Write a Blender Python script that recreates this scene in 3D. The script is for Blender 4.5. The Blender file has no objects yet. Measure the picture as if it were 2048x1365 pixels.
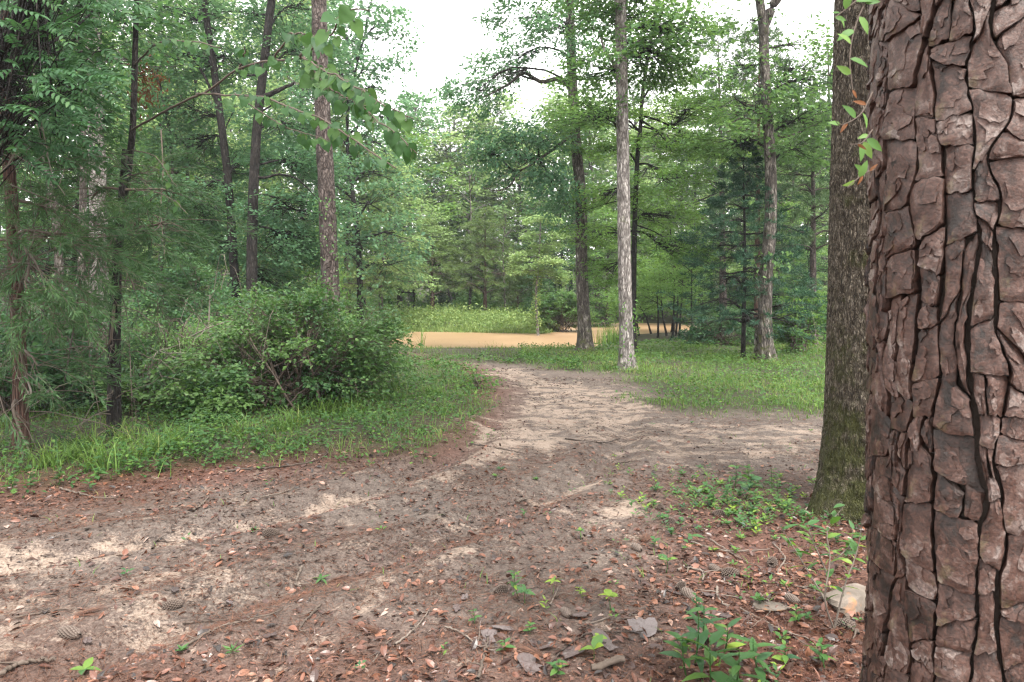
import bpy, math, random
import numpy as np

S = bpy.context.scene
COL = S.collection
F, CX, HY, CH = 1365.0, 1024.0, 590.0, 1.6      # lens in photo pixels, horizon row, eye height

# ------------------------------------------------------------------ camera, world, sun, exposure
cam_d = bpy.data.cameras.new('camera')
cam = bpy.data.objects.new('camera', cam_d); COL.objects.link(cam)
cam.location = (0, 0, CH); cam.rotation_euler = (math.radians(90), 0, 0)
cam_d.sensor_width = 36; cam_d.lens = 36 * F / 2048
cam_d.shift_y = -(682.5 - HY) / 2048
cam_d.clip_start = 0.05; cam_d.clip_end = 600
cam_d.dof.use_dof = True; cam_d.dof.focus_distance = 6.0; cam_d.dof.aperture_fstop = 8.0
S.camera = cam

SUN_EL, SUN_ROT = math.radians(60), math.radians(152)
world = bpy.data.worlds.new('World'); S.world = world; world.use_nodes = True
wn, wl = world.node_tree.nodes, world.node_tree.links
wn.clear()
sky = wn.new('ShaderNodeTexSky'); sky.sky_type = 'NISHITA'; sky.sun_disc = False
sky.sun_elevation = SUN_EL; sky.sun_rotation = SUN_ROT; sky.dust_density = 3.0
cloud = wn.new('ShaderNodeMixRGB'); cloud.inputs[0].default_value = 0.86      # thick even cloud over the blue
cloud.inputs[2].default_value = (9.5, 9.3, 9.0, 1)
bgn = wn.new('ShaderNodeBackground'); bgn.inputs[1].default_value = 0.115
wo = wn.new('ShaderNodeOutputWorld')
wl.new(sky.outputs[0], cloud.inputs[1]); wl.new(cloud.outputs[0], bgn.inputs[0]); wl.new(bgn.outputs[0], wo.inputs[0])

sun_d = bpy.data.lights.new('sun', 'SUN'); sun_d.energy = 2.4; sun_d.angle = math.radians(14); sun_d.color = (1, .96, .9)
sun = bpy.data.objects.new('sun', sun_d); COL.objects.link(sun)
sun.rotation_euler = (math.radians(90) - SUN_EL, 0, -SUN_ROT + math.pi)
sun.rotation_euler = (-(math.radians(90) - SUN_EL), 0, -SUN_ROT)
sun.location = (10, 20, 30)

S.view_settings.view_transform = 'Standard'; S.view_settings.look = 'None'
S.view_settings.gamma = 1; S.view_settings.use_curve_mapping = False
S.view_settings.exposure = 2.08
S.render.engine = 'CYCLES'
cy = S.cycles
cy.max_bounces = 8; cy.volume_bounces = 0; cy.diffuse_bounces = 4; cy.glossy_bounces = 2; cy.transmission_bounces = 5; cy.transparent_max_bounces = 8
cy.caustics_reflective = False; cy.caustics_refractive = False
cy.use_denoising = True
try:
    cy.denoiser = 'OPENIMAGEDENOISE'; cy.denoising_input_passes = 'RGB_ALBEDO_NORMAL'; cy.denoising_prefilter = 'ACCURATE'
except Exception: pass
cy.use_adaptive_sampling = False
cy.pixel_filter_type = 'BLACKMAN_HARRIS'; cy.filter_width = 1.3

# ------------------------------------------------------------------ helpers
def rng(s): return np.random.default_rng(s)
def nrm(v): return v / (np.linalg.norm(v, axis=-1, keepdims=True) + 1e-9)

_lat = rng(77).random((64, 64, 64)).astype(np.float32)
def vn(x, y, z=0.0, s=0):
    x = np.asarray(x, float) + 13.7 * s; y = np.asarray(y, float) + 7.1 * s; z = np.asarray(z, float) + 3.3 * s + 0 * x
    xi, yi, zi = np.floor(x).astype(int), np.floor(y).astype(int), np.floor(z).astype(int)
    fx, fy, fz = x - xi, y - yi, z - zi
    fx, fy, fz = fx*fx*(3-2*fx), fy*fy*(3-2*fy), fz*fz*(3-2*fz)
    g = lambda a, b, c: _lat[(xi+a) & 63, (yi+b) & 63, (zi+c) & 63]
    l = lambda a, b, t: a + (b - a) * t
    return l(l(l(g(0,0,0), g(1,0,0), fx), l(g(0,1,0), g(1,1,0), fx), fy), l(l(g(0,0,1), g(1,0,1), fx), l(g(0,1,1), g(1,1,1), fx), fy), fz)
def fbm(x, y, z=0.0, s=0, o=4):
    t, a, n = 0, 1, 0
    for i in range(o):
        t = t + a * vn(np.asarray(x)*2**i, np.asarray(y)*2**i, np.asarray(z)*2**i, s+i); n += a; a *= .5
    return t / n
def sst(a, b, x):
    t = np.clip((x - a) / (b - a), 0, 1); return t*t*(3-2*t)

class Geo:
    def __init__(s): s.v, s.f, s.t, s.m, s.n = [], [], [], [], 0
    def add(s, v, f, tint=0.5, mat=0):
        v = np.asarray(v, float).reshape(-1, 3); f = np.asarray(f, int)
        if not len(v) or not len(f): return s
        s.v.append(v); s.f.append(f + s.n); s.t.append(np.broadcast_to(np.asarray(tint, float), (len(v),))); s.m.append(np.full(len(f), mat)); s.n += len(v)
        return s
def mesh(name, g, mats, origin=(0, 0, 0), smooth=False, extra=None):
    me = bpy.data.meshes.new(name)
    if not g.v: return me
    v = np.concatenate(g.v) - np.asarray(origin, float)
    me.vertices.add(len(v)); me.vertices.foreach_set('co', v.astype(np.float32).ravel())
    li = np.concatenate([f.ravel() for f in g.f]); tot = np.concatenate([np.full(len(f), f.shape[1]) for f in g.f])
    me.loops.add(len(li)); me.loops.foreach_set('vertex_index', li.astype(np.int32))
    me.polygons.add(len(tot)); me.polygons.foreach_set('loop_start', (np.cumsum(tot) - tot).astype(np.int32))
    me.polygons.foreach_set('material_index', np.concatenate(g.m).astype(np.int32))
    for m in (mats if isinstance(mats, (list, tuple)) else [mats]): me.materials.append(m)
    me.update(calc_edges=True)
    me.polygons.foreach_set('use_smooth', np.full(len(tot), bool(smooth)))
    a = me.attributes.new('tint', 'FLOAT', 'POINT'); a.data.foreach_set('value', np.concatenate(g.t).astype(np.float32))
    if extra is not None:
        a = me.attributes.new('mask', 'FLOAT_COLOR', 'POINT'); a.data.foreach_set('color', extra.astype(np.float32).ravel())
    me.update()
    return me
def link(name, me, parent=None, loc=(0, 0, 0)):
    o = bpy.data.objects.new(name, me); COL.objects.link(o); o.location = loc
    if parent: o.parent = parent
    return o
def part(name, g, mats, root, smooth=False, label=None, kind=None):
    o = link(name, mesh(name, g, mats, root.matrix_basis.translation, smooth), root)
    if label: o['label'] = label
    if kind: o['kind'] = kind
    return o
def tag(o, label, cat, group=None):
    o['label'] = label; o['category'] = cat
    if group: o['group'] = group
    return o
def thing(name, label, cat, loc, group=None):
    o = bpy.data.objects.new(name, None); COL.objects.link(o); o.location = tuple(loc); o.empty_display_size = .2
    return tag(o, label, cat, group)
def whole(name, g, mats, loc, label, cat, group=None, smooth=False):
    return tag(link(name, mesh(name, g, mats, loc, smooth), None, tuple(loc)), label, cat, group)
def setting(name, g, mats, kind='structure', smooth=False, extra=None):
    o = link(name, mesh(name, g, mats, (0, 0, 0), smooth, extra)); o['kind'] = kind; return o
def copy_tree(o, loc, rz=0, sc=1, label=None):
    r = o.copy(); COL.objects.link(r); r.location = tuple(loc); r.rotation_euler = (0, 0, rz); r.scale = sc if isinstance(sc, tuple) else (sc, sc, sc)
    if label: r['label'] = label
    for c in list(o.children):
        d = c.copy(); COL.objects.link(d); d.parent = r
    return r

def at(px, py, Y): return np.array([(px - CX) / F * Y, Y, CH - (py - HY) / F * Y])

# tubes: P (n,k,3), R (n,k)
def tubes(g, P, R, sides=5, tint=.5, mat=0):
    P = np.asarray(P, float); R = np.asarray(R, float)
    if P.ndim == 2: P, R = P[None], R[None]
    n, k = P.shape[:2]
    T = nrm(np.gradient(P, axis=1))
    ref = np.where(np.abs(T[..., 2:3]) > .9, np.array([1., 0, 0]), np.array([0, 0, 1.]))
    A = nrm(np.cross(T, ref)); B = np.cross(T, A)
    th = np.arange(sides) * 2 * math.pi / sides
    V = P[:, :, None] + R[:, :, None, None] * (A[:, :, None] * np.cos(th)[:, None] + B[:, :, None] * np.sin(th)[:, None])
    idx = np.arange(n*k*sides).reshape(n, k, sides)
    a, b = idx[:, :-1], idx[:, 1:]
    f = np.stack([a, np.roll(a, -1, 2), np.roll(b, -1, 2), b], -1).reshape(-1, 4)
    g.add(V.reshape(-1, 3), f, tint, mat)
    return g
def spline(pts, n):
    p = np.asarray(pts, float); d = np.r_[0, np.cumsum(np.linalg.norm(np.diff(p, axis=0), axis=1))]
    t = np.linspace(0, d[-1], n)
    # Catmull-Rom through the points
    pp = np.vstack([2*p[0]-p[1], p, 2*p[-1]-p[-2]]); out = []
    i = np.clip(np.searchsorted(d, t, side='right') - 1, 0, len(p)-2)
    u = ((t - d[i]) / np.maximum(d[i+1]-d[i], 1e-9))[:, None]
    p0, p1, p2, p3 = pp[i], pp[i+1], pp[i+2], pp[i+3]
    return .5*((2*p1) + (-p0+p2)*u + (2*p0-5*p1+4*p2-p3)*u**2 + (-p0+3*p1-3*p2+p3)*u**3)

def trunk_geo(g, path, r0, r1, rings=70, sides=20, flare=.5, amp=.06, seed=0, mat=0, lobes=5):
    P = spline(path, rings); t = np.linspace(0, 1, rings); z = P[:, 2] - P[0, 2]; flare *= 1.5
    r = r0 + (r1 - r0) * t
    th = np.arange(sides) * 2*math.pi/sides
    fl = flare * np.exp(-np.maximum(z, 0) / (r0*1.6 + .05))
    R = r[:, None] * (1 + fl[:, None] * (1 + .35*np.sin(lobes*th + seed)[None]) + amp * (fbm(np.cos(th)*2.2 + z[:, None]*.9, np.sin(th)*2.2, z[:, None]*3.0, seed) - .5) * 2
                      + .5*amp*(vn(np.cos(th)*9 + 0*z[:, None], np.sin(th)*9, z[:, None]*5, seed+3) - .5))
    V = np.stack([P[:, 0:1] + R*np.cos(th), P[:, 1:2] + R*np.sin(th), P[:, 2:3] + 0*R], -1)
    idx = np.arange(rings*sides).reshape(rings, sides); a, b = idx[:-1], idx[1:]
    g.add(V.reshape(-1, 3), np.stack([a, np.roll(a, -1, 1), np.roll(b, -1, 1), b], -1).reshape(-1, 4), np.repeat(t, sides), mat)
    return P

def quads_from(C, D, N, L, W, fold=.2):
    D = nrm(D); Sd = nrm(np.cross(D, N)); N = np.cross(Sd, D)
    L = np.broadcast_to(L, (len(C),))[:, None]; W = np.broadcast_to(W, (len(C),))[:, None]
    m = C - D*L*.06
    return np.stack([C - D*L*.5, m + Sd*W*.5 + N*W*fold, C + D*L*.5, m - Sd*W*.5 + N*W*fold], 1)
def leaves(g, C, D, N, L, W, tint=None, fold=.2, mat=0):
    if not len(C): return g
    V = quads_from(C, D, N, L, W, fold); n = len(C)
    t = np.repeat(rng(n).random(n) if tint is None else np.broadcast_to(tint, (n,)), 4)
    return g.add(V.reshape(-1, 3), np.arange(4*n).reshape(n, 4), t, mat)
def big_leaves(g, C, D, N, L, W, tint, mat=0, curl=.15):
    """eight-sided leaves folded along the midrib and curled to the tip"""
    n = len(C)
    D = nrm(D); Sd = nrm(np.cross(D, N)); N = np.cross(Sd, D)
    L = np.broadcast_to(L, (n,))[:, None]; W = np.broadcast_to(W, (n,))[:, None]
    rows = []
    for s, w in ((0, .0), (.22, .85), (.5, 1.0), (.78, .6), (1, 0.0)):
        c = C + D*L*s - N*L*curl*s*s
        rows += [c + Sd*W*.5*w + N*W*.12*w, c, c - Sd*W*.5*w + N*W*.12*w]
    V = np.stack(rows, 1)
    q = []
    for i in range(4):
        a, b = 3*i, 3*i+3
        q += [[a, a+1, b+1, b], [a+1, a+2, b+2, b+1]]
    f = (np.arange(n)[:, None, None]*15 + np.array(q)[None]).reshape(-1, 4)
    return g.add(V.reshape(-1, 3), f, np.repeat(np.broadcast_to(tint, (n,)), 15), mat)

UP = np.array([0, 0, 1.])
def rdir(R, n): return nrm(R.normal(size=(n, 3)))

def mass(gw, gl, R, anchor, center, rad, ntw, lpt, L, W, tw=.55, droop=.25, wood_r=.03, tint=(0, 1), style='leaf', spread=.12, flat=.35, wmat=0, lmat=0, limb=True, shell=.45):
    """one bough: limb from the anchor to the centre, side shoots through an ellipsoid, leaves on every shoot"""
    anchor, center, rad = map(lambda a: np.asarray(a, float), (anchor, center, rad))
    ax = center - anchor; dist = np.linalg.norm(ax) + 1e-6
    t = np.linspace(0, 1, 8)[:, None]
    P = anchor + ax*t + (R.normal(size=3)*dist*.10)*np.sin(t*math.pi) + UP*dist*.06*np.sin(t*math.pi) + np.cumsum(R.normal(size=(8, 3))*dist*.012, 0)*(t > 0)
    if limb: tubes(gw, P, wood_r*(1 - .75*t[:, 0]) + .004, 6, .5, wmat)
    u = rdir(R, ntw)*(shell + (1-shell)*R.random((ntw, 1)))**.8
    st = center + u*rad
    out = nrm(st - (anchor + ax*.55)); out[:, 2] *= flat
    out = nrm(out + R.normal(size=(ntw, 3))*np.array([.45, .45, .45*flat]))
    ln = tw*(.6 + .8*R.random(ntw))
    # shoots
    k = 4; s = np.linspace(0, 1, k)[None, :, None]
    T = st[:, None] + out[:, None]*ln[:, None, None]*s - UP*(droop*ln[:, None, None]*s*s*.6)
    src = P[R.integers(3, 8, ntw)]
    J = np.stack([src, src*.55 + st*.45 + R.normal(size=(ntw, 3))*.05*rad.mean(), st], 1)
    r0 = max(wood_r*.22, .004)
    tubes(gw, J, np.broadcast_to(np.array([r0*1.3, r0, r0*.8]), (ntw, 3)), 3, .5, wmat)
    tubes(gw, T, np.broadcast_to(np.linspace(r0*.8, r0*.3, k), (ntw, k)), 3, .5, wmat)
    ti = rng(int(R.integers(1e6)))
    base_t = tint[0] + (tint[1]-tint[0])*(.25 + .5*R.random())
    if style == 'leaf':
        n = ntw*lpt; i = np.repeat(np.arange(ntw), lpt); q = R.random(n)
        c = st[i] + out[i]*(ln[i]*q)[:, None] - UP*(droop*ln[i]*q*q*.6)[:, None]
        lat = nrm(np.cross(out[i], UP))*np.where(R.random(n) < .5, -1, 1)[:, None]
        D = out[i]*.6 + lat*.7 + R.normal(size=(n, 3))*.35 - UP*droop
        c = c + nrm(D)*L*.5 + R.normal(size=(n, 3))*spread*np.array([1, 1, .45])
        N = UP + R.normal(size=(n, 3))*.45
        leaves(gl, c, D, N, L*(.65 + .7*R.random(n)), W*(.65 + .7*R.random(n)), np.clip(base_t + R.normal(size=n)*.16, 0, 1), .18, lmat)
    elif style == 'pine':
        n = ntw*lpt; i = np.repeat(np.arange(ntw), lpt); q = 1 - .75*R.random(n)**1.5
        c = st[i] + out[i]*(ln[i]*q)[:, None]
        D = out[i]*.7 + rdir(R, n)*.9 + UP*.35
        D = nrm(D)
        c = c + D*L*.5
        leaves(gl, c, D, rdir(R, n), L*(.7 + .5*R.random(n)), W, np.clip(base_t + R.normal(size=n)*.15, 0, 1), 0, lmat)
    elif style == 'cedar':
        n = ntw*lpt; i = np.repeat(np.arange(ntw), lpt); q = R.random(n)
        c = st[i] + out[i]*(ln[i]*q)[:, None] - UP*(droop*ln[i]*q*q*.6)[:, None]
        lat = rdir(R, n)
        D = nrm(out[i]*.9 + lat*.75 - UP*droop*.6)
        c = c + D*(L*.5 + spread*R.random((n, 1))*(1.1 - q[:, None]))
        leaves(gl, c, D, rdir(R, n), L*(.6 + .8*R.random(n)), W, np.clip(base_t + R.normal(size=n)*.18, 0, 1), 0, lmat)
    return P

# ------------------------------------------------------------------ materials
def newmat(name):
    m = bpy.data.materials.new(name); m.use_nodes = True
    n = m.node_tree.nodes; n.clear()
    return m, n, m.node_tree.links
def ramp(n, stops):
    r = n.new('ShaderNodeValToRGB'); e = r.color_ramp.elements
    while len(e) < len(stops): e.new(.5)
    for el, (p, c) in zip(e, stops): el.position = p; el.color = (*c, 1)
    return r
def math_n(n, l, op, a, b=None):
    x = n.new('ShaderNodeMath'); x.operation = op
    for i, v in enumerate((a, b)):
        if v is None: continue
        if isinstance(v, (int, float)): x.inputs[i].default_value = v
        else: l.new(v, x.inputs[i])
    return x.outputs[0]
def mixc(n, l, f, a, b, mode='MIX'):
    x = n.new('ShaderNodeMixRGB'); x.blend_type = mode
    for i, v in enumerate((f, a, b)):
        if isinstance(v, (int, float)): x.inputs[i].default_value = v
        elif isinstance(v, tuple): x.inputs[i].default_value = (*v, 1)
        else: l.new(v, x.inputs[i])
    return x.outputs[0]
def noise(n, l, vec, scale, detail=4, rough=.55, dist=0.0):
    x = n.new('ShaderNodeTexNoise'); x.inputs['Scale'].default_value = scale; x.inputs['Detail'].default_value = detail
    x.inputs['Roughness'].default_value = rough; x.inputs['Distortion'].default_value = dist
    if vec is not None: l.new(vec, x.inputs['Vector'])
    return x.outputs['Fac']

def leafmat(name, stops, trans=(.16, .24, .03), tf=.38, rough=.55, spec=.22):
    m, n, l = newmat(name)
    at_ = n.new('ShaderNodeAttribute'); at_.attribute_name = 'tint'
    oi = n.new('ShaderNodeObjectInfo')
    tv = math_n(n, l, 'ADD', at_.outputs['Fac'], math_n(n, l, 'MULTIPLY', math_n(n, l, 'SUBTRACT', oi.outputs['Random'], .5), .25))
    r = ramp(n, stops); l.new(tv, r.inputs[0])
    p = n.new('ShaderNodeBsdfPrincipled'); l.new(r.outputs[0], p.inputs['Base Color'])
    p.inputs['Roughness'].default_value = rough; p.inputs['Specular IOR Level'].default_value = spec
    t = n.new('ShaderNodeBsdfTranslucent'); l.new(mixc(n, l, .5, r.outputs[0], trans), t.inputs[0])
    mx = n.new('ShaderNodeMixShader'); mx.inputs[0].default_value = tf
    o = n.new('ShaderNodeOutputMaterial')
    l.new(p.outputs[0], mx.inputs[1]); l.new(t.outputs[0], mx.inputs[2]); l.new(mx.outputs[0], o.inputs[0])
    return m
def barkmat(name, stops, scale=(14, 14, 3.5), bump=.6, moss=None, patch=None, crack=.25):
    m, n, l = newmat(name)
    tc = n.new('ShaderNodeTexCoord'); mp = n.new('ShaderNodeMapping'); mp.inputs['Scale'].default_value = scale
    l.new(tc.outputs['Object'], mp.inputs[0])
    a = noise(n, l, mp.outputs[0], 1.0, 6, .62, .6)
    v = n.new('ShaderNodeTexVoronoi'); v.feature = 'DISTANCE_TO_EDGE'; v.inputs['Scale'].default_value = 1.6
    wv = n.new('ShaderNodeVectorMath'); wv.operation = 'ADD'; l.new(mp.outputs[0], wv.inputs[0])
    nz = n.new('ShaderNodeTexNoise'); nz.inputs['Scale'].default_value = 1.3; l.new(mp.outputs[0], nz.inputs['Vector'])
    l.new(nz.outputs['Color'], wv.inputs[1]); l.new(wv.outputs[0], v.inputs['Vector'])
    cr = ramp(n, [(0, (0, 0, 0)), (crack, (1, 1, 1))]); l.new(v.outputs['Distance'], cr.inputs[0])
    r = ramp(n, stops); l.new(a, r.inputs[0])
    c = mixc(n, l, 1.0, r.outputs[0], mixc(n, l, cr.outputs[0], (.35, .33, .32), (1, 1, 1)), 'MULTIPLY')
    if patch:
        b = noise(n, l, tc.outputs['Object'], patch[1], 4, .6); br = ramp(n, [(patch[2], (0, 0, 0)), (patch[2]+.09, (1, 1, 1))]); l.new(b, br.inputs[0])
        c = mixc(n, l, br.outputs[0], c, mixc(n, l, .6, c, patch[0]))
    if moss:
        sx = n.new('ShaderNodeSeparateXYZ'); l.new(tc.outputs['Object'], sx.inputs[0])
        mr = n.new('ShaderNodeMapRange'); mr.inputs[1].default_value = moss[1]; mr.inputs[2].default_value = 0; mr.inputs[3].default_value = 0; mr.inputs[4].default_value = moss[2]
        l.new(sx.outputs[2], mr.inputs[0])
        b = noise(n, l, tc.outputs['Object'], 5, 7, .7)
        q = math_n(n, l, 'ADD', b, mr.outputs[0]); br = ramp(n, [(.58, (0, 0, 0)), (.74, (1, 1, 1))]); l.new(q, br.inputs[0])
        c = mixc(n, l, math_n(n, l, 'MULTIPLY', br.outputs[0], .85), c, moss[0])
    h = math_n(n, l, 'ADD', math_n(n, l, 'MULTIPLY', cr.outputs[0], .7), math_n(n, l, 'MULTIPLY', a, .6))
    bp = n.new('ShaderNodeBump'); bp.inputs['Strength'].default_value = bump; bp.inputs['Distance'].default_value = .02; l.new(h, bp.inputs['Height'])
    p = n.new('ShaderNodeBsdfPrincipled'); p.inputs['Roughness'].default_value = .85; p.inputs['Specular IOR Level'].default_value = .2
    l.new(c, p.inputs['Base Color']); l.new(bp.outputs[0], p.inputs['Normal'])
    o = n.new('ShaderNodeOutputMaterial'); l.new(p.outputs[0], o.inputs[0])
    return m
def tintmat(name, stops, rough=.7, spec=.3, nscale=60, namt=.35, bump=.3, vary=.0):
    m, n, l = newmat(name)
    at_ = n.new('ShaderNodeAttribute'); at_.attribute_name = 'tint'
    oi = n.new('ShaderNodeObjectInfo'); tc = n.new('ShaderNodeTexCoord')
    nz = noise(n, l, tc.outputs['Object'], nscale, 5, .6)
    tv = math_n(n, l, 'ADD', at_.outputs['Fac'], math_n(n, l, 'MULTIPLY', math_n(n, l, 'SUBTRACT', nz, .5), namt))
    if vary: tv = math_n(n, l, 'ADD', tv, math_n(n, l, 'MULTIPLY', math_n(n, l, 'SUBTRACT', oi.outputs['Random'], .5), vary))
    r = ramp(n, stops); l.new(tv, r.inputs[0])
    bp = n.new('ShaderNodeBump'); bp.inputs['Strength'].default_value = bump; bp.inputs['Distance'].default_value = .01; l.new(nz, bp.inputs['Height'])
    p = n.new('ShaderNodeBsdfPrincipled'); p.inputs['Roughness'].default_value = rough; p.inputs['Specular IOR Level'].default_value = spec
    l.new(r.outputs[0], p.inputs['Base Color']); l.new(bp.outputs[0], p.inputs['Normal'])
    o = n.new('ShaderNodeOutputMaterial'); l.new(p.outputs[0], o.inputs[0])
    return m

M = {}
M['leaf_mid'] = leafmat('leaf_mid', [(0, (.038, .092, .038)), (.5, (.078, .16, .056)), (1, (.135, .23, .075))], (.2, .34, .07), .45)
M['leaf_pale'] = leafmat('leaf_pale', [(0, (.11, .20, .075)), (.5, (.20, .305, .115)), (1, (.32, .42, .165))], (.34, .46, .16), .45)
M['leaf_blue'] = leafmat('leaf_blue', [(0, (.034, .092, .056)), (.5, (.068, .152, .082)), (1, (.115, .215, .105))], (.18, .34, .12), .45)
M['leaf_bright'] = leafmat('leaf_bright', [(0, (.05, .122, .036)), (.5, (.10, .205, .06)), (1, (.17, .28, .08))], (.24, .38, .05), .48)
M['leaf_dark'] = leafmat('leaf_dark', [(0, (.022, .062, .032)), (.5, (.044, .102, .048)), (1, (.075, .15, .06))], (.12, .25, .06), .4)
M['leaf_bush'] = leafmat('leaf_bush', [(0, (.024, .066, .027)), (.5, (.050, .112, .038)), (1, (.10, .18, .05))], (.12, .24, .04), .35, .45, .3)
M['needle_left'] = leafmat('needle_left', [(0, (.020, .052, .022)), (.5, (.040, .088, .032)), (1, (.08, .135, .045))], (.10, .18, .05), .32)
M['frond'] = leafmat('frond', [(0, (.022, .066, .030)), (.5, (.042, .108, .042)), (1, (.08, .16, .055))], (.07, .17, .04), .35)
M['leaf_redbud'] = leafmat('leaf_redbud', [(0, (.018, .054, .022)), (.5, (.034, .086, .028)), (1, (.07, .135, .035))], (.08, .19, .03), .36)
M['needle_pine'] = leafmat('needle_pine', [(0, (.028, .062, .030)), (.5, (.05, .10, .042)), (1, (.085, .14, .05))], (.1, .17, .05), .25)
M['needle_dark'] = leafmat('needle_dark', [(0, (.016, .046, .027)), (.5, (.027, .070, .038)), (1, (.045, .10, .046))], (.04, .1, .04), .2)
M['needle_cedar'] = leafmat('needle_cedar', [(0, (.045, .085, .028)), (.5, (.09, .15, .045)), (1, (.16, .22, .07))], (.2, .27, .07), .42)
M['needle_brown'] = leafmat('needle_brown', [(0, (.05, .022, .012)), (1, (.22, .09, .035))], (.3, .12, .04), .3)
M['grass'] = leafmat('grass', [(0, (.045, .10, .026)), (.5, (.09, .17, .038)), (.85, (.17, .25, .06)), (1, (.26, .24, .10))], (.18, .28, .04), .38)
M['island'] = leafmat('island', [(0, (.06, .12, .035)), (.5, (.135, .215, .062)), (1, (.27, .34, .12))], (.28, .36, .08), .4)
M['weed'] = leafmat('weed', [(0, (.024, .066, .020)), (.5, (.046, .11, .030)), (1, (.11, .19, .035))], (.12, .22, .02), .35)
M['seedling'] = leafmat('seedling', [(0, (.022, .066, .030)), (.5, (.05, .12, .032)), (1, (.18, .26, .03))], (.14, .27, .02), .35, .45, .3)
M['bark_grey'] = barkmat('bark_grey', [(.3, (.075, .066, .062)), (.5, (.20, .182, .17)), (.68, (.42, .39, .365))], (16, 16, 4), .7, ((.05, .065, .015), 1.2, .1), ((.06, .05, .045), 2.2, .56))
M['bark_mottled'] = barkmat('bark_mottled', [(.32, (.028, .023, .020)), (.5, (.095, .082, .072)), (.68, (.30, .275, .245))], (15, 15, 4), .8, ((.06, .07, .015), 1.4, .12), ((.05, .042, .036), 2.0, .52))
M['bark_dark'] = barkmat('bark_dark', [(.3, (.009, .008, .008)), (.55, (.026, .022, .020)), (.75, (.07, .061, .055))], (14, 14, 4), .8)
M['bark_pine'] = barkmat('bark_pine', [(.3, (.026, .020, .018)), (.5, (.070, .054, .048)), (.7, (.15, .125, .115))], (11, 11, 4.5), 1.0, None, None, .2)
M['bark_cedar'] = barkmat('bark_cedar', [(.3, (.045, .025, .02)), (.5, (.10, .055, .042)), (.7, (.18, .12, .10))], (40, 40, 2.0), .8)
M['bark_oak'] = barkmat('bark_oak', [(.30, (.028, .022, .017)), (.5, (.105, .085, .062)), (.68, (.30, .26, .21))], (52, 52, 16), 1.0, ((.040, .044, .010), 2.2, .22), None, .3)
M['twig'] = tintmat('twig', [(0, (.025, .019, .016)), (.5, (.085, .065, .052)), (1, (.20, .172, .148))], .8, .2, 30)
M['litter'] = tintmat('litter', [(0, (.012, .008, .007)), (.3, (.045, .017, .011)), (.55, (.11, .040, .022)), (.8, (.18, .080, .046)), (1, (.21, .155, .13))], .42, .5, 40, .2, .15)
M['needles'] = tintmat('needles', [(0, (.02, .012, .009)), (.5, (.075, .032, .019)), (1, (.15, .075, .045))], .6, .3, 30, .2, .1)
M['crevice'] = tintmat('crevice', [(0, (.016, .012, .010)), (1, (.06, .047, .04))], .95, .1, 40, .6, .8)

def platemat():
    m, n, l = newmat('bark_plate')
    a = n.new('ShaderNodeAttribute'); a.attribute_name = 'tint'
    oi = n.new('ShaderNodeObjectInfo'); tc = n.new('ShaderNodeTexCoord')
    big = noise(n, l, tc.outputs['Object'], 22, 6, .65, .4); fine = noise(n, l, tc.outputs['Object'], 130, 5, .65)
    flake = noise(n, l, tc.outputs['Object'], 15, 9, .66, 1.6)
    stp = math_n(n, l, 'DIVIDE', math_n(n, l, 'FLOOR', math_n(n, l, 'MULTIPLY', flake, 11)), 11)
    tv = math_n(n, l, 'ADD', a.outputs['Fac'], math_n(n, l, 'MULTIPLY', math_n(n, l, 'SUBTRACT', stp, .46), 2.3))
    tv = math_n(n, l, 'ADD', tv, math_n(n, l, 'MULTIPLY', math_n(n, l, 'SUBTRACT', big, .5), .4))
    tv = math_n(n, l, 'ADD', tv, math_n(n, l, 'MULTIPLY', math_n(n, l, 'SUBTRACT', oi.outputs['Random'], .5), .35))
    r = ramp(n, [(0, (.012, .007, .005)), (.26, (.033, .0145, .0095)), (.45, (.055, .026, .0185)), (.6, (.070, .036, .027)), (.78, (.092, .060, .050)), (1, (.16, .128, .116))]); l.new(tv, r.inputs[0])
    br = ramp(n, [(.32, (.42, .40, .39)), (.64, (1.3, 1.28, 1.27))]); l.new(fine, br.inputs[0])
    c = mixc(n, l, 1, r.outputs[0], br.outputs[0], 'MULTIPLY')
    li = noise(n, l, tc.outputs['Object'], 9, 6, .7); lr = ramp(n, [(.62, (0, 0, 0)), (.72, (1, 1, 1))]); l.new(li, lr.inputs[0])
    c = mixc(n, l, math_n(n, l, 'MULTIPLY', lr.outputs[0], .3), c, (.15, .14, .05))
    h = math_n(n, l, 'ADD', math_n(n, l, 'MULTIPLY', stp, 1.6), math_n(n, l, 'MULTIPLY', fine, .35))
    bp = n.new('ShaderNodeBump'); bp.inputs['Strength'].default_value = .9; bp.inputs['Distance'].default_value = .008; l.new(h, bp.inputs['Height'])
    p = n.new('ShaderNodeBsdfPrincipled'); p.inputs['Roughness'].default_value = .55; p.inputs['Specular IOR Level'].default_value = .4
    l.new(c, p.inputs['Base Color']); l.new(bp.outputs[0], p.inputs['Normal'])
    o = n.new('ShaderNodeOutputMaterial'); l.new(p.outputs[0], o.inputs[0]); return m
M['plate'] = platemat()

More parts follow.
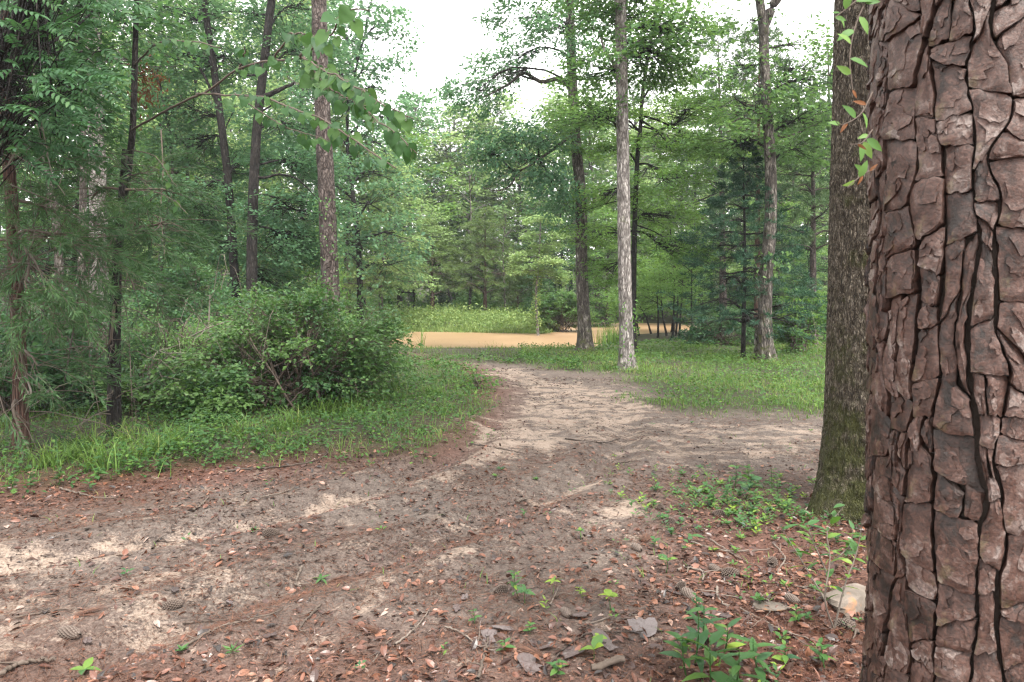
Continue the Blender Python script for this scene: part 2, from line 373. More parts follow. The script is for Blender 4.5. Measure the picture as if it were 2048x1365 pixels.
def groundmat():
    m, n, l = newmat('forest_ground')
    at_ = n.new('ShaderNodeAttribute'); at_.attribute_name = 'mask'
    sp = n.new('ShaderNodeSeparateColor'); l.new(at_.outputs['Color'], sp.inputs[0])
    tc = n.new('ShaderNodeTexCoord'); P = tc.outputs['Object']
    big = noise(n, l, P, 2.2, 5, .6); mid = noise(n, l, P, 11, 6, .68, .5); fine = noise(n, l, P, 60, 5, .7); grit = noise(n, l, P, 210, 3, .7)
    mp = n.new('ShaderNodeMapping'); mp.inputs['Rotation'].default_value = (0, 0, .6); mp.inputs['Scale'].default_value = (1, 1.35, 1); l.new(P, mp.inputs[0])
    pat = noise(n, l, mp.outputs[0], 3.2, 8, .66, .4)
    s = math_n(n, l, 'ADD', sp.outputs[0], math_n(n, l, 'MULTIPLY', math_n(n, l, 'SUBTRACT', pat, .5), 2.4))
    s = math_n(n, l, 'ADD', s, math_n(n, l, 'MULTIPLY', math_n(n, l, 'SUBTRACT', fine, .5), .9))
    sr = ramp(n, [(.34, (0, 0, 0)), (.62, (1, 1, 1))]); l.new(s, sr.inputs[0])
    fg = math_n(n, l, 'ADD', math_n(n, l, 'MULTIPLY', fine, .55), math_n(n, l, 'MULTIPLY', grit, .45))
    fg = math_n(n, l, 'ADD', fg, math_n(n, l, 'MULTIPLY', math_n(n, l, 'SUBTRACT', mid, .5), .45))
    lt = ramp(n, [(.30, (.017, .0128, .0108)), (.43, (.052, .040, .034)), (.55, (.095, .076, .065)), (.72, (.165, .138, .120))]); l.new(fg, lt.inputs[0])
    straw = ramp(n, [(.32, (.02, .009, .007)), (.5, (.072, .030, .021)), (.7, (.125, .060, .043))]); l.new(fg, straw.inputs[0])
    c = mixc(n, l, sp.outputs[1], lt.outputs[0], straw.outputs[0])
    soil = ramp(n, [(.3, (.014, .014, .008)), (.6, (.034, .036, .017)), (.75, (.06, .055, .03))]); l.new(fine, soil.inputs[0])
    c = mixc(n, l, sp.outputs[2], c, soil.outputs[0])
    sand = ramp(n, [(.3, (.115, .086, .067)), (.5, (.185, .142, .113)), (.7, (.265, .212, .175))]); l.new(fg, sand.inputs[0])
    c = mixc(n, l, sr.outputs[0], c, sand.outputs[0])
    h = math_n(n, l, 'ADD', math_n(n, l, 'MULTIPLY', mid, .5), math_n(n, l, 'MULTIPLY', fine, .35))
    h = math_n(n, l, 'ADD', h, math_n(n, l, 'MULTIPLY', grit, .12))
    bp = n.new('ShaderNodeBump'); bp.inputs['Strength'].default_value = .6; bp.inputs['Distance'].default_value = .03; l.new(h, bp.inputs['Height'])
    p = n.new('ShaderNodeBsdfPrincipled'); p.inputs['Roughness'].default_value = .9; p.inputs['Specular IOR Level'].default_value = .2
    l.new(c, p.inputs['Base Color']); l.new(bp.outputs[0], p.inputs['Normal'])
    o = n.new('ShaderNodeOutputMaterial'); l.new(p.outputs[0], o.inputs[0]); return m
M['ground'] = groundmat()
def watermat():
    m, n, l = newmat('muddy_water')
    tc = n.new('ShaderNodeTexCoord'); mp = n.new('ShaderNodeMapping'); mp.inputs['Scale'].default_value = (.5, 1.6, 1); l.new(tc.outputs['Object'], mp.inputs[0])
    a = noise(n, l, mp.outputs[0], 2.5, 5, .6); r = ramp(n, [(.3, (.215, .135, .075)), (.7, (.285, .188, .112))]); l.new(noise(n, l, tc.outputs['Object'], .35, 3), r.inputs[0])
    bp = n.new('ShaderNodeBump'); bp.inputs['Strength'].default_value = .03; bp.inputs['Distance'].default_value = .01; l.new(a, bp.inputs['Height'])
    p = n.new('ShaderNodeBsdfPrincipled'); l.new(r.outputs[0], p.inputs['Base Color']); p.inputs['Roughness'].default_value = .32; p.inputs['IOR'].default_value = 1.33
    p.inputs['Specular IOR Level'].default_value = .32
    l.new(bp.outputs[0], p.inputs['Normal'])
    o = n.new('ShaderNodeOutputMaterial'); l.new(p.outputs[0], o.inputs[0]); return m
M['water'] = watermat()
def stonemat():
    m, n, l = newmat('stone')
    tc = n.new('ShaderNodeTexCoord'); a = noise(n, l, tc.outputs['Object'], 9, 6, .65); b = noise(n, l, tc.outputs['Object'], 5, 5, .6, .5)
    r = ramp(n, [(.3, (.06, .047, .036)), (.55, (.115, .092, .074)), (.75, (.165, .14, .118))]); l.new(a, r.inputs[0])
    o_ = ramp(n, [(.52, (0, 0, 0)), (.6, (1, 1, 1))]); l.new(b, o_.inputs[0])
    c = mixc(n, l, math_n(n, l, 'MULTIPLY', o_.outputs[0], .8), r.outputs[0], (.26, .11, .035))
    bp = n.new('ShaderNodeBump'); bp.inputs['Strength'].default_value = .5; bp.inputs['Distance'].default_value = .02; l.new(a, bp.inputs['Height'])
    p = n.new('ShaderNodeBsdfPrincipled'); p.inputs['Roughness'].default_value = .8; l.new(c, p.inputs['Base Color']); l.new(bp.outputs[0], p.inputs['Normal'])
    o = n.new('ShaderNodeOutputMaterial'); l.new(p.outputs[0], o.inputs[0]); return m
M['stone'] = stonemat()

# ------------------------------------------------------------------ ground shape
POND = np.array([(-8.6, 25.4), (-5, 24.4), (-1, 24.6), (2.0, 24.2), (2.9, 25.6), (3.5, 30), (4.3, 33), (7.5, 33.5), (10.5, 37), (10.5, 45), (5, 46.5), (3.5, 45), (2.7, 38), (2.2, 35), (1.5, 33.2), (-1, 34.0), (-6.5, 35.4), (-9.4, 35.2), (-9.6, 30)])
WATER_Z = -.3
def sdist(poly, x, y):
    x = np.asarray(x, float); y = np.asarray(y, float); sh = x.shape; x = x.ravel(); y = y.ravel()
    d = np.full(x.shape, 1e9); ins = np.zeros(x.shape, bool)
    for i in range(len(poly)):
        (ax, ay), (bx, by) = poly[i], poly[(i+1) % len(poly)]
        ex, ey = bx-ax, by-ay
        t = np.clip(((x-ax)*ex + (y-ay)*ey)/(ex*ex+ey*ey+1e-12), 0, 1)
        d = np.minimum(d, np.hypot(x-ax-t*ex, y-ay-t*ey))
        c = (ay > y) != (by > y)
        ins ^= c & (x < ex*(y-ay)/(ey+(ey == 0)*1e-12) + ax)
    return np.where(ins, -d, d).reshape(sh)
def gz0(x, y):
    d = sdist(POND, x, y) + .5*(vn(np.asarray(x)*.9, np.asarray(y)*.9, 0, 5)-.5)
    z = -.8*sst(.4, -2.0, d) - .31*sst(4.5, .0, d)*(1-sst(.4, -2.0, d)*.6)
    z = z + 9*sst(64, 130, np.asarray(y)+.5*np.abs(np.asarray(x)))*sst(0, 20, np.asarray(y))
    z = z + .07*(fbm(np.asarray(x)*.25, np.asarray(y)*.25, 0, 2, 3)-.5)*sst(2, 6, np.asarray(y))
    return z
def gp0(px, py):
    Y = F*CH/(py-HY)
    for _ in range(8): Y = F*(CH - float(gz0((px-CX)/F*Y, Y)))/(py-HY)
    return np.array([(px-CX)/F*Y, Y])
def poly(*p): return np.array([gp0(*q) for q in p])
SAND = [poly((985, 736), (1040, 738), (1090, 758), (1180, 772), (1280, 788), (1330, 812), (1290, 850), (1220, 880), (1120, 900), (1000, 925), (930, 905), (955, 865), (1020, 822), (1060, 792), (1030, 765), (970, 748)),
        poly((1200, 862), (1330, 848), (1480, 850), (1640, 845), (1690, 880), (1640, 905), (1500, 925), (1350, 935), (1250, 920)),
        poly((-80, 1100), (150, 1090), (300, 1062), (450, 1045), (600, 1010), (720, 980), (790, 982), (700, 1018), (550, 1056), (400, 1085), (250, 1112), (120, 1150), (-80, 1180)),
        poly((1168, 1044), (1200, 1016), (1285, 1005), (1295, 1026), (1230, 1050)), poly((865, 1118), (900, 1102), (945, 1104), (950, 1122), (910, 1140), (872, 1134)),
        poly((715, 1168), (760, 1142), (800, 1150), (780, 1175), (735, 1182)), poly((-60, 1190), (200, 1150), (350, 1140), (500, 1150), (600, 1175), (480, 1230), (300, 1290), (150, 1315), (-60, 1310)),
        poly((1075, 1000), (1110, 972), (1195, 962), (1190, 984), (1110, 1006)), poly((878, 845), (928, 812), (955, 832), (905, 872)), poly((800, 985), (860, 945), (940, 905), (960, 925), (900, 950), (850, 985)),
        poly((940, 870), (985, 850), (990, 905), (930, 915)), poly((420, 1320), (520, 1270), (640, 1275), (600, 1330), (480, 1365))]
SANDW = [.70, .46, .75, 1.0, .9, .8, .42, .8, .7, .8, .8, .4]
GREEN = [poly((-300, 985), (100, 985), (250, 972), (380, 950), (560, 930), (640, 915), (860, 905), (940, 850), (980, 785), (960, 752), (880, 722), (790, 706), (400, 700), (-300, 700)),
         poly((1230, 752), (1290, 782), (1285, 806), (1330, 824), (1450, 838), (1640, 826), (2400, 822), (3000, 700), (1200, 690)),
         poly((800, 700), (830, 716), (900, 728), (1000, 730), (1120, 742), (1240, 756), (1300, 735), (1240, 690), (1160, 700)),]
RUTS = [poly((0, 1135), (250, 1085), (500, 1045), (740, 985), (900, 915), (1000, 850), (1080, 800), (1040, 760)), poly((60, 1365), (500, 1190), (900, 1075), (1100, 985), (1230, 920), (1260, 850), (1200, 790), (1060, 745))]
def sand_m(x, y):
    s = np.zeros(np.shape(x))
    w = .22*(fbm(np.asarray(x)*2.5, np.asarray(y)*2.5, 0, 9)-.5)
    for p, k in zip(SAND, SANDW):
        e = .05 + .012*p[:, 1].mean()
        s = np.maximum(s, k*sst(e*1.6, -e*1.6, sdist(p, x, y) + w*min(1, p[:, 1].mean()/6)))
    return s
def green_m(x, y):
    d = np.full(np.shape(x), 1e9)
    for p in GREEN: d = np.minimum(d, sdist(p, x, y))
    d = d + 1.5*(fbm(np.asarray(x)*1.3, np.asarray(y)*1.3, 0, 21, 5)-.5)
    far = sst(16, 22, np.asarray(y))*sst(1.0, 3.0, np.abs(np.asarray(x)-0) + 0*d)
    return np.maximum(sst(.35, -.55, d), np.maximum(far, sst(19, 21, np.asarray(y))))
def rut_d(x, y):
    x = np.asarray(x, float); out = np.full(x.shape, 1e9)
    for p in RUTS:
        for a, b in zip(p[:-1], p[1:]):
            e = b-a; t = np.clip(((x-a[0])*e[0]+(y-a[1])*e[1])/(e@e), 0, 1)
            out = np.minimum(out, np.hypot(x-a[0]-t*e[0], y-a[1]-t*e[1]))
    return out
def gz(x, y):
    x = np.asarray(x, float); y = np.asarray(y, float)
    z = gz0(x, y)
    k = sst(24, 14, y)
    near = 1-green_m(x, y)
    rd = rut_d(x, y)
    kk = k*(1-.75*sst(6, 10, y)); z = z - kk*.065*np.exp(-(rd/.15)**2) + kk*.035*np.exp(-((rd-.33)/.13)**2)
    z = z + k*near*(.035*(fbm(x*1.7, y*1.7, 0, 31, 2)-.5)*(1-.6*sst(6, 12, y)) + .014*(fbm(x*7, y*7, 0, 33, 3)-.5)*sst(8, 4, y))
    return z + (1-near)*.05*sst(19, 15, y)
def gp(px, py):
    Y = F*CH/(py-HY)
    for _ in range(8): Y = F*(CH - float(gz(np.array([(px-CX)/F*Y]), np.array([Y]))[0]))/(py-HY)
    X = (px-CX)/F*Y
    return np.array([X, Y, float(gz(np.array([X]), np.array([Y]))[0])])
def onground(x, y): return np.array([x, y, float(gz(np.array([x]), np.array([y]))[0])])

def ground():
    xs = np.r_[-260, -160, -100, -70, np.linspace(-50, -8, 70), np.linspace(-7.95, 7.95, 265), np.linspace(8, 50, 70), 70, 100, 160, 260]
    ys = np.r_[-60, -30, np.linspace(-12, 1.4, 14), 1.5*(26/1.5)**np.linspace(0, 1, 290)[1:], np.linspace(26.3, 60, 80), 75, 100, 150, 260, 420]
    X, Y = np.meshgrid(xs, ys); Z = gz(X, Y)
    s = sand_m(X, Y); gr = green_m(X, Y)
    # red needle litter: band at the verge edge and lower right corner
    st = np.clip(sst(1.25, 0, np.minimum(np.abs(sdist(GREEN[0], X, Y)+.25), 9))*.9 + sst(3.7, 2.3, Y)*.75 + .75*sst(.0, .9, X-.12*Y)*sst(6.5, 4.5, Y) + .35*(fbm(X*1.1, Y*1.1, 0, 44)-.45), 0, 1)
    s = .17 + .50*s*(1-.5*gr) - .25*gr - .12*sst(.2, 1.0, X-.1*Y)*sst(6.5, 4.5, Y)
    msk = np.stack([s, st, gr*.85, np.ones_like(s)], -1).reshape(-1, 4)
    idx = np.arange(X.size).reshape(X.shape)
    g = Geo().add(np.stack([X, Y, Z], -1), np.stack([idx[:-1, :-1], idx[:-1, 1:], idx[1:, 1:], idx[1:, :-1]], -1).reshape(-1, 4))
    setting('ground', g, M['ground'], smooth=True, extra=msk)
    xs = np.linspace(-22, 13, 36); ys = np.linspace(22.5, 49, 28); X, Y = np.meshgrid(xs, ys); idx = np.arange(X.size).reshape(X.shape)
    setting('pond', Geo().add(np.stack([X, Y, 0*X + WATER_Z], -1), np.stack([idx[:-1, :-1], idx[:-1, 1:], idx[1:, 1:], idx[1:, :-1]], -1).reshape(-1, 4)), M['water'], smooth=True)
ground()

# ------------------------------------------------------------------ the near pine: dark core, separate bark plates
def near_pine():
    cx, cyy, r = 1.246, 1.813, .262
    base = np.array([cx, cyy, -.05])
    t = thing('pine_tree', 'huge scaly reddish brown pine trunk filling the right edge of the picture', 'tree', base)
    def rad(z): return r*(1 + .03*np.exp(-np.maximum(z, 0)/.8) + .25*np.exp(-np.maximum(z, 0)/.22)) - .004*np.maximum(z-1, 0)
    g = Geo(); zs = np.linspace(0, 7, 260); th = np.linspace(0, 2*math.pi, 140, endpoint=False)
    Z, T = np.meshgrid(zs, th, indexing='ij'); R = rad(Z) - .022 + .012*(fbm(np.cos(T)*6, np.sin(T)*6, Z*7, 3)-.5)
    V = np.stack([cx + R*np.cos(T), cyy + R*np.sin(T), Z - .05], -1); idx = np.arange(Z.size).reshape(Z.shape); a, b = idx[:-1], idx[1:]
    g.add(V.reshape(-1, 3), np.stack([a, np.roll(a, -1, 1), np.roll(b, -1, 1), b], -1).reshape(-1, 4), fbm(np.cos(T)*3, np.sin(T)*3, Z*3, 8).ravel())
    trunk = part('trunk', g, M['crevice'], t, True)
    R_ = rng(11)
    ncol = 25; w = 2*math.pi/ncol
    def bound(k, z):
        k = k % ncol
        return k*w + w*(1.5*(fbm(k*5.3+z*2.2, k*2.9, z*1.6, 61, 3)-.5) + .6*(vn(k*3.7, z*10, 0, 63)-.5))
    toward = math.atan2(-cyy, -cx)
    rest = Geo(); plates = []
    for k in range(ncol):
        z = .05 + R_.random()*.1; sl2 = 0.; jid = 0
        while z < 3.5:
            h = .045 + .135*R_.random()**1.3
            sl = sl2; sl2 = R_.normal()*.017; jid += 1
            nsub = 2 if R_.random() < .10 else 1
            split = .36 + .28*R_.random()
            for sub in range(nsub):
                back = abs((k*w + w/2 - toward + math.pi) % (2*math.pi) - math.pi) > 1.9
                nu, nv = (5, 5) if back else (9, max(7, int(h/.010)))
                u = np.linspace(0, 1, nu); v = np.linspace(0, 1, nv); U, Vv = np.meshgrid(u, v)
                zz = z + Vv*h + (1-Vv)*sl*(U-.5)*2 + Vv*sl2*(U-.5)*2
                zz = zz + np.exp(-Vv*nv/1.6)*(.022*(fbm(U*5+k*9, jid*5.5, 0, 71, 3)-.5)) + np.exp(-(1-Vv)*nv/1.6)*(.022*(fbm(U*5+k*9, jid*5.5+5.5, 0, 71, 3)-.5)) + (np.exp(-Vv*nv/1.4)-np.exp(-(1-Vv)*nv/1.4))*.004*(2*np.abs(U-.5))**6
                l_ = bound(k, zz); r__ = bound(k+1, zz) + (w*ncol if (k+1) % ncol == 0 else 0)
                if nsub == 2:
                    ms = l_ + (r__-l_)*(split + .16*(vn(zz*9, k*3, 0, 5)-.5))
                    l_, r__ = (l_, ms - .0015/r) if sub == 0 else (ms + .0015/r, r__)
                gapl = (.0026 + .0036*sst(.45, .85, vn(k*7.7, zz*4, 0, 73)))/r if sub == 0 else .0008/r
                gapr = (.0026 + .0036*sst(.45, .85, vn((k+1) % ncol*7.7, zz*4, 0, 73)))/r if sub == nsub-1 else .0008/r
                l_ = l_ + gapl + .009/r*(vn(zz*48, k*3.3, 0, 75)-.5); r__ = r__ - gapr - .009/r*(vn(zz*48, k*5.3+9, 0, 76)-.5)
                if np.mean(r__-l_) < .02: continue
                r__ = np.maximum(r__, l_+.012)
                th_ = l_ + (r__-l_)*U
                arc = th_*r
                lay = fbm(arc*15+k*3, zz*12+k, z*3, 81, 3); q = np.floor(lay*6)/6           # flaked off layers leave steps
                edge = np.minimum(np.minimum(U, 1-U)*nu/1.0, np.minimum(Vv, 1-Vv)*nv/1.0).clip(0, 1)
                lift = .012 + .010*R_.random()
                H = lift*(.80 + .20*edge) + (q-.42)*.014 + .003*(vn(arc*80, zz*80, 0, 83)-.5) + (U-.5)*.006*R_.normal() + (.5-Vv)*(.009+.004*R_.normal())
                RR = rad(zz) - .012 + H
                top = np.stack([cx + RR*np.cos(th_), cyy + RR*np.sin(th_), zz - .05], -1)
                rim = [(0, j) for j in range(nu)] + [(i, nu-1) for i in range(1, nv)] + [(nv-1, j) for j in range(nu-2, -1, -1)] + [(i, 0) for i in range(nv-2, 0, -1)]
                ri = np.array([i for i, _ in rim]); rj = np.array([j for _, j in rim])
                rb = rad(zz[ri, rj]) - .036; tt = th_[ri, rj]
                low = np.stack([cx + rb*np.cos(tt), cyy + rb*np.sin(tt), zz[ri, rj]-.05], -1)
                idx = np.arange(nu*nv).reshape(nv, nu); m_ = len(rim); up = nu*nv + np.arange(m_); lo = up + m_
                f = np.concatenate([np.stack([idx[:-1, :-1], idx[:-1, 1:], idx[1:, 1:], idx[1:, :-1]], -1).reshape(-1, 4), np.stack([up, lo, np.roll(lo, -1), np.roll(up, -1)], -1)])
                tint = np.r_[(.37 + (q-.42)*1.1 + .10*(1-edge)).ravel(), np.full(m_, .35), np.full(m_, .02)]
                verts = np.concatenate([top.reshape(-1, 3), top[ri, rj], low])
                # loose flakes lying proud of the plate
                nrm_ = np.stack([np.cos(th_), np.sin(th_), 0*th_], -1)
                for fl in range(0 if back else R_.integers(2, 6)):
                    m = 13; ua, va = R_.random(), R_.random(); ang = np.arange(m)*2*math.pi/m
                    rr_ = (1 + .5*R_.normal(size=m)*.45)*(.16 + .26*R_.random())
                    uu = np.clip(ua + rr_*np.cos(ang), .02, .98); vv = np.clip(va + rr_*np.sin(ang)*(.09/h)*.9, .02, .98)
                    uu = np.r_[uu, np.clip(ua, .05, .95)]; vv = np.r_[vv, np.clip(va, .05, .95)]
                    fu, fv = uu*(nu-1), vv*(nv-1); iu, iv = np.minimum(fu.astype(int), nu-2), np.minimum(fv.astype(int), nv-2); du, dv = (fu-iu)[:, None], (fv-iv)[:, None]
                    bl = lambda A: (A[iv, iu]*(1-du) + A[iv, iu+1]*du)*(1-dv) + (A[iv+1, iu]*(1-du) + A[iv+1, iu+1]*du)*dv
                    Pp, Nn = bl(top), bl(nrm_); up_h = .0022 + .0035*R_.random()
                    a_ = Pp + Nn*(up_h + .0012*R_.normal(size=(m+1, 1))); b_ = Pp[:m] - Nn[:m]*.004
                    o_ = len(verts); ii = np.arange(m); jj = (ii+1) % m
                    verts = np.concatenate([verts, a_, a_[:m], b_])
                    f = np.concatenate([f, o_ + np.stack([ii, jj, np.full(m, m), np.full(m, m)], -1)[:, [0, 1, 2, 3]], o_ + np.stack([m+1+ii, 2*m+1+ii, 2*m+1+jj, m+1+jj], -1)])
                    ft = tint[:nu*nv].mean() + .12*R_.normal() + .06
                    tint = np.r_[tint, np.full(m, ft+.10), ft, np.full(m, ft), np.full(m, ft-.3)]
                da = abs((tt.mean() - toward + math.pi) % (2*math.pi) - math.pi)
                plates.append((da + 2.0*max(0, .5-z) + 2.0*max(0, z-2.7), verts, f, tint))
            z += h + .0006 + .003*R_.random()**4
    plates.sort(key=lambda p: p[0])
    for i, (_, v, f, ti) in enumerate(plates):
        if i < 290: 
            c = v.mean(0); o = link('bark_plate', mesh('bark_plate', Geo().add(v, f, ti), M['plate'], c, True), trunk, tuple(c - base))
        else: rest.add(v, f, ti)
    o = part('bark', rest, M['plate'], t, True, kind='stuff')
    # crown high above
    gl = Geo(); gw = Geo(); R2 = rng(5)
    trunk_geo(gw, [(cx, cyy, 6.8), (cx+.1, cyy+.1, 11), (cx, cyy+.2, 17)], .22, .05, 20, 10, 0, .05)
    for i in range(12):
        a = i*2.4; h = 10 + 6*R2.random(); l = 2.6*(1-.5*(h-10)/6)
        mass(gw, gl, R2, (cx, cyy, h-.5), (cx+math.cos(a)*l, cyy+math.sin(a)*l, h), (1.1, 1.1, .6), 16, 26, .22, .012, .6, 0, .06, style='pine')
    part('limb', gw, M['bark_pine'], t, True); part('crown', gl, M['needle_pine'], t)
near_pine()

# ------------------------------------------------------------------ the oak behind it, bark furrows in the mesh
def oak():
    cx, cyy, r = 2.70, 5.05, .345
    base = np.array([cx, cyy, -.06])
    t = thing('oak_tree', 'thick mossy grey trunk with fine furrowed bark just behind the huge pine', 'tree', base)
    g = Geo(); zs = np.r_[np.linspace(0, 4.6, 470), np.linspace(4.65, 9, 40)]; n = 270; th = np.arange(n)*2*math.pi/n
    Z, T = np.meshgrid(zs, th, indexing='ij')
    R = r*(1 + .10*np.exp(-Z/1.1) + .34*np.exp(-Z/.28)*(1+.45*np.sin(4*T+1))) - .012*np.maximum(Z-2, 0)
    R = R + .02*(fbm(np.cos(T)*1.5, np.sin(T)*1.5, Z*.8, 3)-.5)
    arc = T*r
    wob = .02*(vn(np.cos(T)*6, np.sin(T)*6, Z*6, 4)-.5)
    rid = vn(np.cos(T)*r*62+wob*60, np.sin(T)*r*62, Z*13, 7); rid2 = vn(np.cos(T)*r*120, np.sin(T)*r*120, Z*34, 8)
    R = R + .020*(1-np.abs(2*rid-1))**1.3 - .016 + .005*(rid2-.5)
    lean = -.02*Z
    V = np.stack([cx + .035*Z*0 + .012*Z + R*np.cos(T), cyy + R*np.sin(T), Z-.06], -1); idx = np.arange(Z.size).reshape(Z.shape); a, b = idx[:-1], idx[1:]
    g.add(V.reshape(-1, 3), np.stack([a, np.roll(a, -1, 1), np.roll(b, -1, 1), b], -1).reshape(-1, 4), .5)
    part('trunk', g, M['bark_oak'], t, True)
    gl = Geo(); gw = Geo(); R2 = rng(6)
    for i in range(12):
        a = i*2.4; h = 7.5 + 4*R2.random(); l = 2.6
        mass(gw, gl, R2, (cx+.1, cyy, h-1.5), (cx+.1+math.cos(a)*l, cyy+math.sin(a)*l, h), (1.3, 1.3, .7), 18, 30, .13, .07, .6, .2, .09)
    part('limb', gw, M['bark_dark'], t, True); part('crown', gl, M['leaf_mid'], t)
oak()

# ------------------------------------------------------------------ trees drawn one by one from the photograph
def custom_tree(name, label, cat, base_px, depth_path, r0, r1, bark, boughs, leafm, seed, group=None, limbs=(), flare=.45, sides=18, rings=80, extra=None, fork=(), amp=.06, crownname='crown'):
    """depth_path: [(px, py)] at one depth; boughs: (anchor px, centre px+dy depth offset, radius, shoots, leaves, L, W, opts)"""
    b = gp(*base_px); Y = b[1]
    path = [np.array([b[0], Y, b[2]-.08])] + [at(px, py, Y + (q[0] if q else 0)) for px, py, *q in depth_path]
    t = thing(name, label, cat, (b[0], Y, b[2]-.08), group)
    g = Geo(); trunk_geo(g, path, r0, r1, rings, sides, flare, amp, seed)
    part('trunk', g, M[bark], t, True)
    for pts, ra, rb in list(fork) + list(limbs):
        gg = Geo(); P = np.array([at(px, py, Y + (q[0] if q else 0)) for px, py, *q in pts]); P = spline(P, 26)
        rr = rng(seed+9); P = P + np.cumsum(rr.normal(size=P.shape)*ra*.12, 0)
        tubes(gg, P, np.linspace(ra, rb, 26), 9); part('limb', gg, M[bark], t, True)
    gl, gw = Geo(), Geo(); R = rng(seed)
    for (apx, apy), (px, py, dy), rad, ntw, lpt, L, W, *kw in boughs:
        mass(gw, gl, R, at(apx, apy, Y), at(px, py, Y+dy), rad, ntw, lpt, L, W, **(kw[0] if kw else {}))
    part('twig', gw, M[bark if bark in ('bark_dark', 'bark_cedar') else 'bark_dark'], t, True)
    part(crownname, gl, M[leafm], t)
    if extra: extra(t, b, Y)
    return t

def ivy_on(t, pxs, Y, r, n, size, seed, mat='leaf_bright', w=.12):
    R = rng(seed); gl = Geo(); C = []
    for (a, b) in zip(pxs[:-1], pxs[1:]):
        k = n//(len(pxs)-1); s = R.random(k)
        p = np.array([at(a[0]+(b[0]-a[0])*q, a[1]+(b[1]-a[1])*q, Y) for q in s]); C.append(p)
    C = np.concatenate(C); th = R.random(len(C))*2*math.pi
    C = C + np.stack([np.cos(th)*(r+w*R.random(len(C))), np.sin(th)*(r+w*R.random(len(C))), 0*th], -1)
    D = R.normal(size=C.shape) - UP*.6
    leaves(gl, C, D, np.stack([np.cos(th), np.sin(th), .4+0*th], -1)+R.normal(size=C.shape)*.3, size*(.7+.6*R.random(len(C))), size*.8)
    part('ivy', gl, M[mat], t)

B = lambda a, c, r, n, l, L=.12, W=.065, **k: (a, c, r, n, l, L, W, k)
# mottled tree at the water's edge
custom_tree('hardwood_tree', 'mottled grey tree at the water edge with a bare curved limb arching left', 'tree', (1171, 704),
    [(1168, 640), (1163, 520), (1162, 400), (1153, 300), (1146, 190), (1141, 60), (1138, -120), (1130, -420)], .185, .085, 'bark_mottled',
    [B((1145, 170), (960, 190, -1), (1.0, 1.0, .45), 46, 26, droop=.5), B((1143, 120), (1010, 130, 0), (.9, 1.0, .5), 46, 26, droop=.4), B((1142, 60), (1050, 40, .5), (1.1, 1.0, .7), 50, 26), B((1142, 60), (1120, 60, -1), (.9, .9, .7), 50, 26),
     B((1140, 0), (1090, -60, -.5), (1.2, 1.2, .8), 60, 26), B((1140, 0), (1180, 20, .6), (.8, 1.0, .7), 40, 26), B((1143, 120), (1175, 130, -.6), (.6, .8, .5), 26, 26), B((1135, -200), (1130, -220, 0), (2.2, 2.0, 1.3), 90, 24), B((1135, -200), (1020, -180, 1), (1.8, 1.8, 1.2), 60, 24),
     B((1080, 320), (1040, 310, -.5), (.95, .9, .8), 70, 28, droop=.6), B((1080, 320), (1090, 270, -.2), (.8, .9, .5), 50, 28, droop=.5), B((1080, 320), (1100, 370, -.8), (.5, .6, .5), 36, 26, droop=.6), B((1030, 345), (985, 310, -.6), (.5, .6, .6), 30, 26, droop=.6),
     B((1163, 380), (1130, 420, .5), (.45, .7, .5), 22, 22, droop=.5)],
    'leaf_blue', 101, limbs=[([(1146, 185), (1130, 168), (1108, 160), (1085, 166), (1068, 160), (1045, 152, -.2), (1010, 178, -.4), (955, 206, -.8)], .075, .018), ([(1045, 153, -.2), (1060, 158), (1090, 168), (1110, 160)], .03, .03),
                            ([(1148, 270), (1120, 290, -.3), (1080, 320, -.5), (1050, 340, -.6), (1035, 348, -.6), (1020, 375, -.7), (995, 386, -.8), (965, 380, -.9)], .05, .012)])
# pale trunk
custom_tree('hardwood_tree', 'straight pale grey trunk with ivy near its foot, beside the end of the sandy track', 'tree', (1254, 740),
    [(1252, 660), (1249, 520), (1247, 380), (1245, 250), (1243, 130), (1241, 0), (1238, -160), (1236, -500)], .145, .10, 'bark_grey',
    [B((1243, 140), (1215, 140, .2), (.7, .9, .35), 36, 26, .11), B((1243, 110), (1290, 110, 0), (.75, .9, .4), 50, 26, .11), B((1243, 60), (1330, 60, -.4), (.7, .8, .4), 44, 26, .11), B((1242, 60), (1240, 40, .6), (.8, .7, .5), 44, 26, .11),
     B((1243, 90), (1340, 130, .3), (.5, .6, .3), 26, 26, .11), B((1241, -10), (1300, -30, 0), (1.1, 1.1, .6), 60, 26, .11), B((1241, -10), (1190, -40, .4), (1.0, 1.0, .6), 50, 26, .11), B((1238, -160), (1240, -200, 0), (2, 2, 1.2), 90, 24, .12),
     B((1246, 300), (1190, 220, .4), (.7, .8, .16), 40, 30, .09, .05, droop=.1), B((1246, 250), (1170, 245, .0), (.5, .6, .14), 24, 30, .09, .05, droop=.1)],
    'leaf_mid', 102, limbs=[([(1242, 150), (1225, 120), (1210, 95), (1200, 60)], .045, .015), ([(1244, 130), (1262, 100), (1285, 78), (1320, 60, -.3)], .04, .012), ([(1243, 145), (1222, 130), (1206, 122)], .03, .01)],
    extra=lambda t, b, Y: ivy_on(t, [(1262, 720), (1256, 680), (1262, 640), (1258, 600)], Y-.08, .13, 120, .06, 7))
